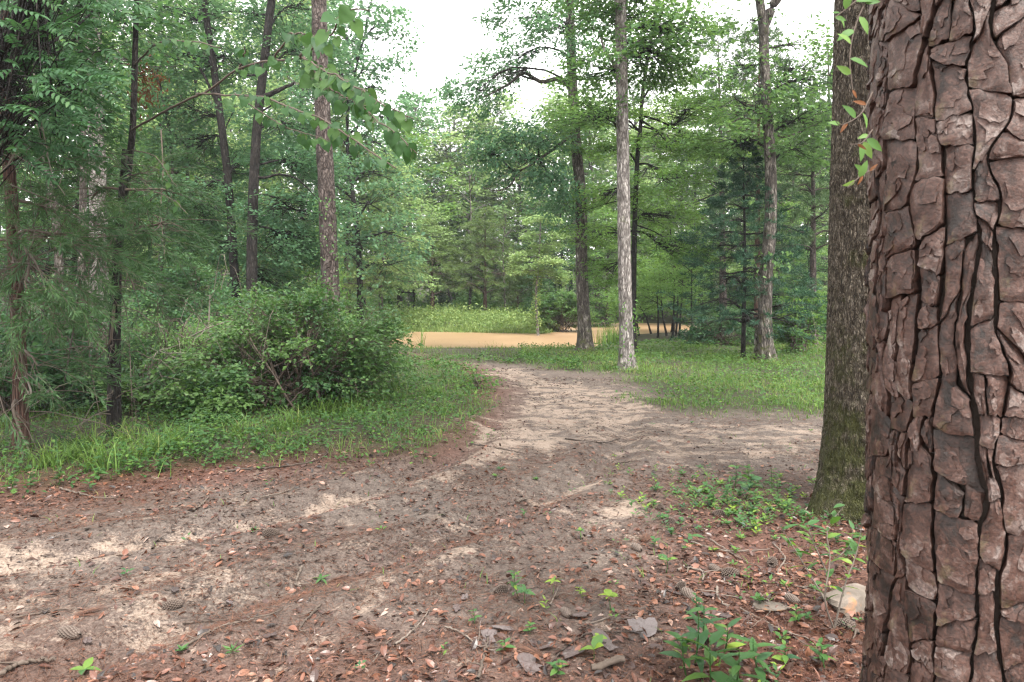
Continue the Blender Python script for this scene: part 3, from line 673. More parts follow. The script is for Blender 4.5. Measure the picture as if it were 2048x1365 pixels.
# dark slim layered tree
custom_tree('hardwood_tree', 'slim dark tree close behind the pale trunk, carrying flat layers of bright leaves', 'tree', (1268, 708),
    [(1267, 640), (1268, 520), (1271, 400), (1276, 300), (1281, 252), (1285, 190), (1295, 120), (1312, 20), (1325, -90)], .085, .035, 'bark_dark',
    [B((1278, 260), (1190, 232, -.3), (1.1, 1.2, .15), 60, 34, .09, .05, droop=.08, flat=.15), B((1278, 270), (1370, 225, .2), (1.3, 1.2, .2), 70, 34, .09, .05, droop=.1, flat=.15), B((1280, 240), (1330, 290, -.4), (1.2, 1.2, .3), 70, 34, .09, .05, droop=.12, flat=.15),
     B((1275, 330), (1330, 360, -.6), (1.1, 1, .35), 50, 34, .09, .05, droop=.15, flat=.2), B((1275, 330), (1215, 300, .5), (.8, 1, .25), 40, 34, .09, .05, droop=.12, flat=.2), B((1272, 380), (1210, 395, 0), (.9, 1, .3), 46, 34, .09, .05, droop=.15, flat=.2),
     B((1268, 460), (1200, 470, .5), (.9, 1, .4), 50, 32, .09, .05, droop=.15, flat=.2), B((1268, 460), (1330, 430, .6), (1.1, 1, .4), 60, 32, .09, .05, droop=.15, flat=.2), B((1268, 460), (1350, 500, .4), (1.0, 1, .4), 60, 32, .09, .05, droop=.15, flat=.2),
     B((1285, 200), (1310, 170, .2), (.9, .9, .4), 40, 30, .09, .05), B((1268, 500), (1220, 540, .8), (.7, 1, .4), 40, 30, .09, .05, droop=.2, flat=.2), B((1283, 230), (1420, 300, .2), (.9, 1, .25), 40, 32, .09, .05, droop=.12, flat=.15), B((1300, 100), (1330, 60, 0), (1.2, 1.2, .8), 60, 26, .09)],
    'leaf_bright', 103, limbs=[([(1278, 262), (1262, 254), (1235, 235), (1190, 222)], .028, .008), ([(1280, 252), (1310, 262), (1340, 290), (1360, 310)], .026, .008), ([(1271, 390), (1250, 400, -.1), (1205, 410, -.2), (1150, 430, -.3)], .022, .006), ([(1269, 450), (1300, 460), (1345, 480), (1400, 470)], .022, .006)])
# double stemmed tree on the right
custom_tree('hardwood_tree', 'tall dark barked tree forking at the top with a swollen double foot in the grass', 'tree', (1533, 722),
    [(1530, 660), (1532, 560), (1541, 440), (1541, 330), (1534, 220), (1529, 120), (1527, 60), (1522, 20), (1512, -60), (1498, -250)], .165, .08, 'bark_mottled',
    [B((1535, 240), (1470, 200, 0), (1.0, 1.0, .5), 40, 18, .12), B((1535, 200), (1590, 140, 0), (.9, 1.0, .6), 34, 14, .12), B((1535, 200), (1630, 160, -.4), (.7, .8, .45), 24, 14, .12), B((1530, 100), (1600, 90, .4), (.9, .9, .5), 22, 14, .12), B((1530, 130), (1470, 130, .4), (.6, .9, .5), 24, 16, .12),
     B((1538, 270), (1600, 230, 0), (.9, .9, .4), 50, 26, .11), B((1538, 300), (1470, 280, .2), (.8, .9, .3), 40, 26, .11), B((1540, 330), (1590, 300, .3), (.8, .9, .35), 40, 26, .11), B((1525, 40), (1500, 40, .3), (.5, .8, .4), 14, 14, .12), B((1540, -60), (1560, -150, 0), (1.6, 1.6, .9), 70, 20, .12), B((1510, -60), (1480, -160, 0), (1.8, 1.8, 1.2), 80, 22, .12)],
    'leaf_mid', 104, fork=[([(1527, 70), (1535, 30), (1550, 0), (1568, -40), (1580, -220)], .12, .06)],
    limbs=[([(1536, 235), (1510, 225), (1480, 235, .1), (1440, 260, .2)], .035, .01), ([(1538, 260), (1565, 275), (1600, 262), (1650, 240)], .03, .008), ([(1534, 190), (1525, 175), (1505, 165)], .04, .012), ([(1517, 722, .25), (1514, 690, .25), (1518, 640, .2), (1522, 610, .1)], .13, .05)],
    extra=lambda t, b, Y: ivy_on(t, [(1530, 560), (1545, 530), (1550, 505)], Y-.2, .2, 90, .10, 12, 'leaf_mid', .35))
# left twin dark oaks with fine leaves
W_ = dict(droop=.15, spread=.16)
custom_tree('hardwood_tree', 'dark slender tree left of the tall pine, forking high with fine foliage', 'tree', (480, 711),
    [(474, 620), (466, 500), (458, 380), (448, 290), (436, 200), (424, 110), (412, 30), (400, -80), (390, -300)], .125, .06, 'bark_dark',
    [B((450, 300), (390, 300, 1.30), (1.1, 1.2, .5), 70, 40, .105, .058, **W_), B((440, 220), (370, 210, 1.10), (1.2, 1.2, .6), 60, 40, .105, .058, **W_), B((430, 150), (420, 130, 1.20), (1.3, 1.2, .6), 50, 36, .105, .058, **W_), B((460, 380), (400, 390, 0.60), (1.1, 1.2, .4), 70, 40, .105, .058, **W_),
     B((455, 360), (470, 330, 1.60), (1.1, 1, .5), 60, 40, .105, .058, **W_), B((462, 430), (390, 450, 1.20), (1.1, 1.2, .4), 60, 40, .105, .058, **W_), B((430, 130), (350, 120, 1.30), (1.3, 1.3, .7), 50, 34, .105, .058, **W_), B((430, 60), (330, 10, 1.10), (1.6, 1.4, .7), 60, 34, .105, .058, **W_), B((420, 60), (400, 20, 0.80), (1.6, 1.5, .8), 60, 34, .105, .058, **W_), B((466, 480), (430, 500, 1.40), (1.0, 1, .5), 60, 36, .105, .058, **W_), B((400, -100), (390, -160, 0.80), (2, 2, 1.2), 70, 26, .09, .045)],
    'leaf_blue', 105, limbs=[([(438, 215), (418, 170), (396, 130), (378, 105)], .05, .02), ([(447, 268), (456, 245), (467, 225)], .03, .012), ([(455, 420), (425, 412), (390, 402), (350, 385)], .03, .008)])
custom_tree('hardwood_tree', 'dark straight tree beside the tall pine with one stout limb rising right', 'tree', (505, 716),
    [(504, 620), (504, 500), (507, 380), (513, 270), (520, 200), (529, 120), (538, 40), (546, -40), (555, -300)], .145, .075, 'bark_dark',
    [B((510, 330), (590, 330, 1.20), (1.2, 1.2, .45), 80, 40, .105, .058, **W_), B((507, 390), (580, 420, 1.00), (1.3, 1.2, .45), 80, 40, .105, .058, **W_), B((505, 450), (560, 500, 1.20), (1.1, 1.1, .45), 70, 40, .105, .058, **W_), B((515, 260), (560, 250, 1.10), (1.2, 1.2, .45), 60, 38, .105, .058, **W_),
     B((505, 450), (610, 480, 1.30), (.9, 1, .4), 50, 40, .105, .058, **W_), B((525, 150), (480, 130, 1.30), (1.2, 1.2, .6), 40, 34, .105, .058, **W_), B((530, 60), (590, 10, 1.20), (1.4, 1.3, .7), 50, 34, .105, .058, **W_), B((530, 130), (590, 90, 1.20), (1.4, 1.3, .7), 60, 34, .105, .058, **W_), B((540, 30), (500, 30, 1.40), (1.4, 1.3, .7), 50, 34, .105, .058, **W_), B((550, -100), (550, -160, 0.80), (2.2, 2, 1.2), 80, 26, .09, .045), B((505, 480), (530, 560, 1.20), (1.0, 1, .4), 50, 40, .105, .058, **W_)],
    'leaf_blue', 106, limbs=[([(522, 195), (545, 185), (568, 175), (592, 163)], .075, .035), ([(519, 225), (545, 210), (575, 195)], .03, .01), ([(507, 352), (530, 355), (560, 348), (600, 360), (640, 400)], .04, .01), ([(505, 430), (490, 415), (478, 405)], .02, .008)])
# the tall pine of the left middle
custom_tree('pine_tree', 'tall straight brown pine with plated bark rising left of the sandy track', 'tree', (667, 735),
    [(662, 600), (657, 480), (652, 360), (646, 240), (640, 110), (638, 0), (636, -140), (634, -700)], .195, .12, 'bark_pine',
    [B((634, -500), (600, -560, 0), (1.6, 1.6, .6), 40, 40, .2, .012, style='pine'), B((634, -600), (680, -640, 0), (1.6, 1.6, .6), 40, 40, .2, .012, style='pine'), B((634, -450), (700, -500, .5), (1.5, 1.5, .6), 36, 40, .2, .012, style='pine')],
    'needle_pine', 107, flare=.25, sides=26, rings=150, amp=.09,
    extra=lambda t, b, Y: ivy_on(t, [(665, 600), (655, 540), (660, 480), (650, 420), (652, 400)], Y-.12, .17, 260, .06, 9, 'leaf_mid', .18))
# big trunk at the upper left
custom_tree('hardwood_tree', 'stout grey trunk glimpsed behind hanging leaves at the upper left', 'tree', (200, 720),
    [(198, 500), (194, 300), (190, 150), (187, 60), (184, 0), (180, -200), (178, -600)], .2, .15, 'bark_grey',
    [B((184, -200), (120, -240, 0), (2.2, 2, 1), 70, 30, .1, .05), B((184, -200), (260, -200, .5), (2.2, 2, 1), 70, 30, .1, .05), B((186, 0), (260, 60, 1), (1.5, 1.3, .8), 60, 30, .09, .045), B((186, 0), (110, 100, 1), (1.5, 1.3, .8), 60, 30, .09, .045)],
    'leaf_mid', 108)

# ------------------------------------------------------------------ conifers
def conifer(name, label, base_px, top_py, rb, w_bot, w_top, z_lo, tiers, style, leafm, bark, seed, L, W, ntw, lpt, lean=0, rad_k=(.5, .28), droop=.2, up=0.0, twl=.5, group=None):
    b = gp(*base_px); Y = b[1]; R = rng(seed)
    top = at(base_px[0]+lean, top_py, Y); H = top[2]-b[2]
    t = thing(name, label, 'tree', (b[0], Y, b[2]-.05), group)
    g = Geo(); trunk_geo(g, [b - UP*.05, b + (top-b)*.5 + R.normal(size=3)*.02, top], rb, .012, 50, 12, .25, .05, seed); part('trunk', g, M[bark], t, True)
    gl, gw = Geo(), Geo(); a = R.random()*6
    for i in range(tiers):
        q = i/(tiers-1); h = z_lo + (H*.985 - z_lo)*q
        ln = (w_bot + (w_top-w_bot)*q)*(.75+.5*R.random())
        for j in range(3 if q < .85 else 2):
            a += 2.4 + R.normal()*.3
            an = b + (top-b)*(h/H); d = np.array([math.cos(a), math.sin(a), up + R.normal()*.08])
            mass(gw, gl, R, an, an + d*ln*.62, (ln*rad_k[0], ln*rad_k[0], ln*rad_k[1]*.6+.08), ntw, lpt, L, W, tw=twl*min(1, ln), droop=droop, wood_r=.012+.012*ln, style=style, spread=.10, flat=.3)
    part('twig', gw, M['twig' if style == 'cedar' else bark], t, True); part('crown', gl, M[leafm], t)
    return t
conifer('conifer', 'young dark green conifer with drooping tiers in front of the forked tree', (1486, 718), 285, .06, 1.65, .2, .9, 15, 'pine', 'needle_dark', 'bark_dark', 201, .12, .021, 10, 50, droop=.25, twl=.6)
conifer('pine_tree', 'grey stemmed pine with soft blue green needles left of the young dark conifer', (1447, 668), 45, .17, 2.5, .35, 3.3, 15, 'pine', 'needle_pine', 'bark_pine', 202, .22, .022, 11, 54, lean=-12, up=.25, twl=.7)
conifer('pine_tree', 'thin reddish pine stem behind the forked tree, needles high up', (1514, 690), 60, .12, 1.7, .5, 5.2, 11, 'pine', 'needle_pine', 'bark_cedar', 203, .2, .022, 9, 54, lean=5, up=.3, twl=.6)
conifer('pine_tree', 'feathery pine at the far right edge of the lawn, half hidden by the mossy trunk', (1625, 690), 170, .14, 2.1, .5, 3.0, 12, 'pine', 'needle_pine', 'bark_pine', 204, .2, .022, 12, 60, up=.2, twl=.7)
conifer('cedar_tree', 'spreading yellow green cedar on the far bank, directly behind the islet', (865, 637), 448, .16, 3.2, .35, 1.6, 14, 'cedar', 'needle_cedar', 'bark_cedar', 205, .24, .030, 9, 52, up=.35, twl=.9, rad_k=(.5, .2))
conifer('cedar_tree', 'pale topped cedar on the far bank just right of the spreading cedar', (970, 637), 422, .15, 2.8, .3, 1.7, 14, 'cedar', 'needle_cedar', 'bark_cedar', 206, .24, .030, 8, 52, up=.3, twl=.8, rad_k=(.5, .2))
conifer('cedar_tree', 'low bushy cedar between the two far bank cedars and the vine wrapped snag', (1035, 638), 535, .11, 2.1, .35, 1.0, 10, 'cedar', 'needle_cedar', 'bark_cedar', 207, .22, .030, 8, 48, up=.25, twl=.8)

# ------------------------------------------------------------------ near left cedars with thin feathery sprays
def left_cedar(label, base_px, path, r0, sprays, seed, bark):
    b = gp(*base_px); Y = b[1]; R = rng(seed)
    t = thing('cedar_tree', label, 'tree', (b[0], Y, b[2]-.05))
    g = Geo(); trunk_geo(g, [b-UP*.05] + [at(x, y, Y) for x, y in path], r0, r0*.55, 90, 16, .3, .08, seed); part('trunk', g, M[bark], t, True)
    gl, gw = Geo(), Geo()
    for (ax, ay), (px, py, dy), rad, n in sprays:
        mass(gw, gl, R, at(ax, ay, Y), at(px, py, Y+dy), rad, int(n*1.1), 80, .085, .010, tw=.42, droop=.55, wood_r=.014, style='cedar', spread=.10, flat=.6)
    part('twig', gw, M['twig'], t, True); part('crown', gl, M['needle_left'], t)
    # bare dead side twigs
    gd = Geo(); n = 26
    s = R.random(n); st = np.array([at(base_px[0], 860-560*q, Y) for q in s]); a = R.random(n)*6.28; d = np.stack([np.cos(a), np.sin(a)*.7, .25+.5*R.normal(size=n)*.4], -1); ln = .4+.9*R.random(n)
    k = np.linspace(0, 1, 6)[None, :, None]; P = st[:, None] + d[:, None]*ln[:, None, None]*k + R.normal(size=(n, 6, 3))*.03*k - UP*.3*ln[:, None, None]*k*k
    tubes(gd, P, np.linspace(.007, .002, 6)[None].repeat(n, 0), 4, .6); part('dead_twig', gd, M['twig'], t, True, kind='stuff')
    return t
left_cedar('reddish cedar stem with feathery sprays at the left edge of the picture', (42, 905), [(40, 760), (34, 600), (26, 450), (16, 300), (10, 120), (6, -60), (4, -400)], .068,
    [((30, 500), (60, 520, -.4), (.75, .6, .4), 26), ((28, 480), (140, 480, -.3), (.6, .6, .3), 22), ((28, 480), (-40, 560, .2), (.6, .6, .5), 18), ((36, 650), (30, 640, -.5), (.5, .5, .4), 10), ((25, 400), (110, 420, .3), (.7, .6, .3), 20), ((38, 700), (80, 730, -.4), (.45, .4, .3), 8), ((36, 700), (-30, 780, -.3), (.5, .4, .4), 12),
     ((12, 200), (60, 330, .2), (.8, .6, .4), 22), ((20, 420), (60, 590, -.6), (.7, .5, .25), 16), ((38, 800), (60, 900, -.3), (.25, .3, .3), 6)], 301, 'bark_cedar')
left_cedar('dark cedar stem with hanging feathery tufts, second from the left edge', (226, 872), [(224, 760), (228, 640), (232, 540), (238, 450), (246, 360), (250, 300)], .055,
    [((240, 430), (330, 440, -.2), (.5, .5, .25), 20), ((240, 430), (290, 480, .2), (.55, .5, .3), 22), ((238, 470), (180, 520, -.3), (.5, .5, .3), 16), ((236, 520), (270, 580, -.2), (.35, .4, .3), 10), ((246, 360), (270, 350, .2), (.5, .5, .3), 18), ((230, 600), (210, 700, -.2), (.2, .25, .3), 7), ((246, 380), (340, 390, .4), (.45, .5, .22), 12), ((246, 380), (180, 400, .2), (.5, .4, .3), 14)], 302, 'bark_dark')

# ------------------------------------------------------------------ trees of the middle distance: a few kinds, copied one by one
def proto(name, seed, leafm, bark, H=12., RW=2.9, lo=.22, nb=20, ntw=18, lpt=24, L=.2, W=.12, style='leaf', flat=.35, r0=.16, zr=.3, peak=.45):
    R = rng(seed); t = thing(name, 'tree', 'tree', (0, 0, 0))
    g = Geo(); P = trunk_geo(g, [(0, 0, -.1), (R.normal()*.1, R.normal()*.1, H*.3), (R.normal()*.25, R.normal()*.25, H*.65), (R.normal()*.3, 0, H*.97)], r0, .02, 40, 9, .4, .06, seed)
    gl, gw = Geo(), Geo()
    for i in range(nb):
        q = (i+.5)/nb; h = H*(lo + (1-lo)*q)
        w = RW*(math.sin(math.pi*min(1, max(.05, (q*(1-peak)/.5 if q > 99 else q**.75)*.86+.12)))**.7)*(.75+.5*R.random())
        a = i*2.39996 + R.normal()*.3
        an = np.array([np.interp(h*.93, P[:, 2], P[:, 0]), np.interp(h*.93, P[:, 2], P[:, 1]), min(h*.93, H*.95)])
        mass(gw, gl, R, an, (an[0]+math.cos(a)*w*.62, an[1]+math.sin(a)*w*.62, h), (w*.5+.25, w*.5+.25, H*.06*zr/.3+.15), ntw, lpt, L, W, tw=.75, droop=.2, wood_r=.05, style=style, spread=.2, flat=flat)
    part('trunk', g, M[bark], t, True); part('twig', gw, M[bark], t, True, kind='stuff'); part('crown', gl, M[leafm], t)
    return t
PROTO = {
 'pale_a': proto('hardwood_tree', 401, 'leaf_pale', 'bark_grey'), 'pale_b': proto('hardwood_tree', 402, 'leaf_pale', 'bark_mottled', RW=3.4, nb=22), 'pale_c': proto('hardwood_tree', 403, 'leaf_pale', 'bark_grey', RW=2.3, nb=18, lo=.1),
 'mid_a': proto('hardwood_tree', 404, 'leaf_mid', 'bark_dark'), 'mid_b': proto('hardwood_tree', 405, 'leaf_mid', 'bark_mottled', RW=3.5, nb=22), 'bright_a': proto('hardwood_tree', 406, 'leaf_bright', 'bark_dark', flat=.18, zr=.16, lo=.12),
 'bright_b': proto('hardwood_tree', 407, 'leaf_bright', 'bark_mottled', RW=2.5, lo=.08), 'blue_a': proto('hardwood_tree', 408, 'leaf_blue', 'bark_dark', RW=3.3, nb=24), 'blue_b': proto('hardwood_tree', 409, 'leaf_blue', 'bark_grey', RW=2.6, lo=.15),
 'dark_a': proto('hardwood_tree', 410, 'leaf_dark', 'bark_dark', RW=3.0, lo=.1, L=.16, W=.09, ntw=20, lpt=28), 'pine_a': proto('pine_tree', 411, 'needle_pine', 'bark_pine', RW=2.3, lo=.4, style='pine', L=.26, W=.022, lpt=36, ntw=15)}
used = set()
def plant(kind, px, Y, top_py, label, rz=0, wide=1.0, group=None):
    x = (px-CX)/F*Y; b = onground(x, Y); H = CH + (HY-top_py)/F*Y - b[2]; s = H/12.
    p = PROTO[kind]
    if kind in used: p = copy_tree(p, b, rz, (s*wide, s*wide, s), label)
    else: used.add(kind); p.location = tuple(b); p.rotation_euler = (0, 0, rz); p.scale = (s*wide, s*wide, s); p['label'] = label
    if group: p['group'] = group
    return p
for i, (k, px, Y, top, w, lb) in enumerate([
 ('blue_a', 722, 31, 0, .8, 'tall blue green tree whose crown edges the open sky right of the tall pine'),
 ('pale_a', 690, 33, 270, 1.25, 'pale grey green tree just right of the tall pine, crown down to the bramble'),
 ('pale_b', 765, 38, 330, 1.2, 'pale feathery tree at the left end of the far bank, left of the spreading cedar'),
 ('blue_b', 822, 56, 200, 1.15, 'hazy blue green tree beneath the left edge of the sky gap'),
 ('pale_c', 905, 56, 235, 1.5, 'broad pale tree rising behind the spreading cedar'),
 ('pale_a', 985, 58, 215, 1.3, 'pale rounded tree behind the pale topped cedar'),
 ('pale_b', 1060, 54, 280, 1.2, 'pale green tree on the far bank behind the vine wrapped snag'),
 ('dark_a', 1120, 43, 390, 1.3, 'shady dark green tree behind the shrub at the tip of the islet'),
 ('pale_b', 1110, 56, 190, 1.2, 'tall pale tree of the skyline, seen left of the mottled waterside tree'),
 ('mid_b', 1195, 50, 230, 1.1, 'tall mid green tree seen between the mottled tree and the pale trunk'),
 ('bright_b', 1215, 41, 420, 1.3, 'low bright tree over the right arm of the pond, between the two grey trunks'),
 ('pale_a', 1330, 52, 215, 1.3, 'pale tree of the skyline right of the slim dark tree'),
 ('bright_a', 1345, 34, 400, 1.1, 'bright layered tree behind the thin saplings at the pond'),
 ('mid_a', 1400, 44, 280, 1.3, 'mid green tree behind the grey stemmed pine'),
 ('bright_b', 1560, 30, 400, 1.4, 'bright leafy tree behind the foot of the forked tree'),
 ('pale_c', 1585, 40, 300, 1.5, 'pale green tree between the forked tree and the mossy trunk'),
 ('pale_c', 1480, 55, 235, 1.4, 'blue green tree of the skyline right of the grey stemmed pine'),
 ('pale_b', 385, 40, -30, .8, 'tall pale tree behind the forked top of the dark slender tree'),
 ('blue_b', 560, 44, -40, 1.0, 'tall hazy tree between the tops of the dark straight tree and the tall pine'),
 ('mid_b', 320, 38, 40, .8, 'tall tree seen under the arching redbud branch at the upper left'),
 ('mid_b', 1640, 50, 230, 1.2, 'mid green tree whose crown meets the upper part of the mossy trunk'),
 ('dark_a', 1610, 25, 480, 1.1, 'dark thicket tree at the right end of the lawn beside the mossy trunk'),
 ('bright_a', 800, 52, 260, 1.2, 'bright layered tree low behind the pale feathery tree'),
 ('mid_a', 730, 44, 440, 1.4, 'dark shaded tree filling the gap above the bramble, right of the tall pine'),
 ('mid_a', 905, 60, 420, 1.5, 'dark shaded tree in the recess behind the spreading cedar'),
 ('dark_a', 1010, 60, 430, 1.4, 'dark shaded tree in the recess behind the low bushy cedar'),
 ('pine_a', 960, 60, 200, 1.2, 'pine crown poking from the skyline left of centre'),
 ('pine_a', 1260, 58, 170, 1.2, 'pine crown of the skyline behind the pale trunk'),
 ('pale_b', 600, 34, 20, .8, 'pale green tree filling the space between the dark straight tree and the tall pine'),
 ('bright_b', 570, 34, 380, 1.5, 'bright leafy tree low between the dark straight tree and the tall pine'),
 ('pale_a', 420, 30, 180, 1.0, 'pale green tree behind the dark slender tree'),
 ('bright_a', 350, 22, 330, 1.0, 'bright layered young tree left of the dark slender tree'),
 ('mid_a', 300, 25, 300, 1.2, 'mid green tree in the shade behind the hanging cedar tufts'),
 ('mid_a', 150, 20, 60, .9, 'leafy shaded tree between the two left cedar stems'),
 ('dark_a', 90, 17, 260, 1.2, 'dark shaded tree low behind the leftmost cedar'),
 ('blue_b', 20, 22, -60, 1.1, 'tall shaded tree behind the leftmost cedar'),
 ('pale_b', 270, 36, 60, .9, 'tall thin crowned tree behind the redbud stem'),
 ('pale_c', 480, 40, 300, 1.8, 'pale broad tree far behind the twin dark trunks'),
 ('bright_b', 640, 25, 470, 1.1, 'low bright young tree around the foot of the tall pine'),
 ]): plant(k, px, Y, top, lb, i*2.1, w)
bare = proto('tree_stem', 420, 'leaf_mid', 'bark_mottled', H=9, RW=1.2, lo=.55, nb=6, ntw=8, lpt=14, L=.12, W=.07, r0=.10)
used_bare = [bare]
for i, (px, Y, s, lb) in enumerate([(700, 40, .9, 'thin stem in the shade just right of the tall pine'), (938, 49, 1.2, 'stout dark stem at the edge of the shade right of the spreading cedar'), (1008, 50, .8, 'pale thin stem left of the low bushy cedar'),
   (1012, 45, .8, 'dark thin stem right beside a pale stem at the low bushy cedar'), (120, 15, 1.1, 'brown leaning stem between the left cedars'), (150, 12.5, .9, 'thin dark stem left of the dark cedar stem'), (320, 19, .9, 'pale stem behind the hanging tufts of the dark cedar'), (395, 21, 1.0, 'straight dark stem left of the dark slender tree'), (1655, 24, 1.2, 'dark stem close to the left side of the mossy trunk')]):
    b = onground((px-CX)/F*Y, Y)
    if i == 0: bare.location = tuple(b); bare.scale = (s, s, s); bare['label'] = lb
    else: copy_tree(bare, b, i*1.7, s, lb)

# thin saplings leaning at the pond's right arm
def saplings():
    for i, (x0, y0, x1, y1, lb) in enumerate([(1316, 672, 1312, 560, 'upright thin sapling, leftmost of those at the right arm of the pond'), (1334, 668, 1322, 585, 'thin sapling leaning left in front of the pond arm'), (1345, 672, 1350, 545, 'upright thin sapling in the middle of those at the pond arm'),
        (1352, 668, 1356, 520, 'tall thin sapling behind the middle ones at the pond arm'), (1358, 674, 1366, 560, 'thin sapling leaning right beside the pond arm'), (1303, 664, 1272, 600, 'strongly leaning sapling reaching toward the pale trunk'), (1278, 668, 1268, 620, 'short leaning sapling close behind the slim dark tree'), (1386, 676, 1384, 540, 'upright thin sapling at the left edge of the young dark conifer')]):
        b = gp(x0, y0+4); Y = b[1]; R = rng(500+i); t = thing('sapling', lb, 'sapling', b, 'thin saplings at the pond arm')
        top = at(x1, y1, Y); g = Geo(); trunk_geo(g, [b - UP*.05, b+(top-b)*.5+R.normal(size=3)*.05, top], .05, .015, 24, 8, .2, .05, i); part('trunk', g, M['bark_dark'], t, True)
        gl, gw = Geo(), Geo()
        for k in range(5):
            p = b+(top-b)*(.6+.12*k); a = R.random()*6.28
            mass(gw, gl, R, p, p + np.array([math.cos(a)*.7, math.sin(a)*.7, .35]), (.55, .55, .25), 14, 24, .10, .055, tw=.45, droop=.2, wood_r=.015)
        part('twig', gw, M['bark_dark'], t, True); part('crown', gl, M['leaf_bright'], t)
saplings()

# vine wrapped snag on the islet
def snag():
    b = gp(1078, 668); Y = b[1]; R = rng(510); t = thing('vine_wrapped_tree', 'thin pale tree wrapped in light green vines at the right end of the islet', 'tree', b)
    pts = [b-UP*.05] + [at(x, y, Y) for x, y in ((1072, 600), (1076, 540), (1080, 480), (1081, 435))]
    g = Geo(); trunk_geo(g, pts, .07, .03, 40, 9, .2, .1, 3); part('trunk', g, M['bark_grey'], t, True)
    gl, gw = Geo(), Geo()
    for (x, y, w) in ((1060, 535, .55), (1105, 545, .5), (1050, 515, .4), (1095, 490, .5), (1108, 470, .4), (1065, 470, .4), (1075, 440, .45), (1090, 440, .35), (1045, 540, .4), (1115, 555, .35), (1070, 500, .4), (1100, 520, .4)):
        mass(gw, gl, R, at(1078, y, Y), at(x, y, Y+R.normal()*.3), (w, w, .2), 16, 30, .13, .075, tw=.4, droop=.2, wood_r=.02, flat=.2)
    part('twig', gw, M['bark_grey'], t, True); part('crown', gl, M['leaf_pale'], t)
    ivy_on(t, [(1074, 655), (1072, 620), (1076, 560), (1080, 500)], Y-.05, .08, 420, .10, 5, 'island', .16)
snag()

# ------------------------------------------------------------------ the wood beyond, one mass
def woods():
    R = rng(600); gl, gw = Geo(), Geo()
    for i in range(200):
        a = R.uniform(-1.25, 1.3); Yd = R.uniform(58, 84) if i < 172 else R.uniform(30, 58); x = math.tan(a)*62 if abs(a) > .9 else (a*62); x = a*66 if i < 172 else R.uniform(19, 34)*62/Yd
        H = R.uniform(15, 20) + (5 if x < -16 else 0) - (2. if -13 < x < 2 else 0); s = Yd/62
        b = np.array([x*s, Yd, float(gz0(np.array([x*s]), np.array([Yd]))[0])-.2]); w = R.uniform(2.6, 4.2)
        tubes(gw, np.stack([b, b+UP*H*.5+R.normal(size=3)*.2, b+UP*H*.9]), np.array([.2, .14, .04]), 6, R.random())
        tn = R.uniform(.1, .9)
        for k in range(13):
            q = R.random(); h = H*(.03+.97*q); ww = w*math.sin(math.pi*(.12+.8*q))**.6; th = R.random()*6.28; rr = ww*(.35+.55*R.random())
            c = b + np.array([math.cos(th)*rr, math.sin(th)*rr, h]); n = 66
            u = rdir(R, n)*np.array([1.5, 1.5, .75])*R.random((n, 1))**.4
            leaves(gl, c+u, u*.5+R.normal(size=(n, 3))*.6-UP*.2, UP+R.normal(size=(n, 3))*.5+u*.3, .47*(.6+.8*R.random(n)), .29, np.clip(tn+R.normal()*.12+R.normal(size=n)*.14, 0, 1), .15)
    g = Geo(); off = 0
    for v, f, t_ in zip(gl.v, gl.f, gl.t): pass
    gl.m = [np.zeros(len(f), int) for f in gl.f]
    n0 = gl.n
    for v, f, t_ in zip(gw.v, gw.f, gw.t): gl.v.append(v); gl.f.append(f+n0); gl.t.append(t_); gl.m.append(np.ones(len(f), int))
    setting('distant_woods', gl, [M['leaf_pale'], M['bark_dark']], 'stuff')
woods()

# ------------------------------------------------------------------ shrubs
def shrub(label, base_px, w_px, top_py, leafm, seed, L=.055, W=.035, nb=26, ntw=16, lpt=20, name='shrub', stems=14, dead=6, deep=.8, tint=(0, 1), cat='shrub', lift=.25):
    b = gp(*base_px); Y = b[1]; R = rng(seed); w = w_px/F*Y; h = at(0, top_py, Y)[2]-b[2]
    t = thing(name, label, cat, b); gl, gw, gs = Geo(), Geo(), Geo()
    for i in range(nb):
        th = R.random()*2*math.pi; e = math.acos(1-R.random()*(1-lift)-.0)
        d = np.array([math.cos(th)*math.sin(e)*w, math.sin(th)*math.sin(e)*w*deep, math.cos(e)*h*.92])*(.58+.45*R.random())
        if d[2] < .18*h: d[2] = .18*h + .2*h*R.random()
        wild = R.random() < .25; d = d*(1.22 if wild else 1.); sz = .55 if wild else 1.; q_ = R.random()*.9 - .2; lf = L*(.75+.6*R.random())
        mass(gw, gl, R, b + np.array([R.normal()*w*.22, R.normal()*w*.2, .05]), b+d, (w*.26*sz, w*.26*sz, h*.16*sz), int(ntw*sz), lpt, lf, lf*W/L, tw=.36, droop=.35, wood_r=.012, spread=.06, tint=(q_, q_+.5), flat=.6)
    part('twig', gw, M['twig'], t, True)
    for i in range(stems):
        th = R.random()*6.28; k = np.linspace(0, 1, 10)[:, None]; d = np.array([math.cos(th)*w, math.sin(th)*w*deep, 0])*(.5+.6*R.random()); hh = h*(.45+.5*R.random())
        P = b + np.array([R.normal()*w*.25, R.normal()*w*.2, 0]) + d*k + UP*(hh*np.sin(k*math.pi*(.55+.35*R.random()))) + np.cumsum(R.normal(size=(10, 3))*.015, 0)
        tubes(gs, P, np.linspace(.009, .003, 10), 5, .35+.5*R.random())
    if stems: part('stem', gs, M['twig'], t, True, kind='stuff')
    part('crown', gl, M[leafm], t)
    return t
shrub('big leafy bramble thicket at the left of the track, arching over a dark hollow', (582, 808), 180, 602, 'leaf_bush', 701, nb=58, ntw=16, lpt=20, L=.062, W=.04)
shrub('small leaved bramble lobe at the right end of the thicket, nearest the pond', (712, 778), 88, 630, 'leaf_bush', 702, nb=34, L=.055, W=.034)
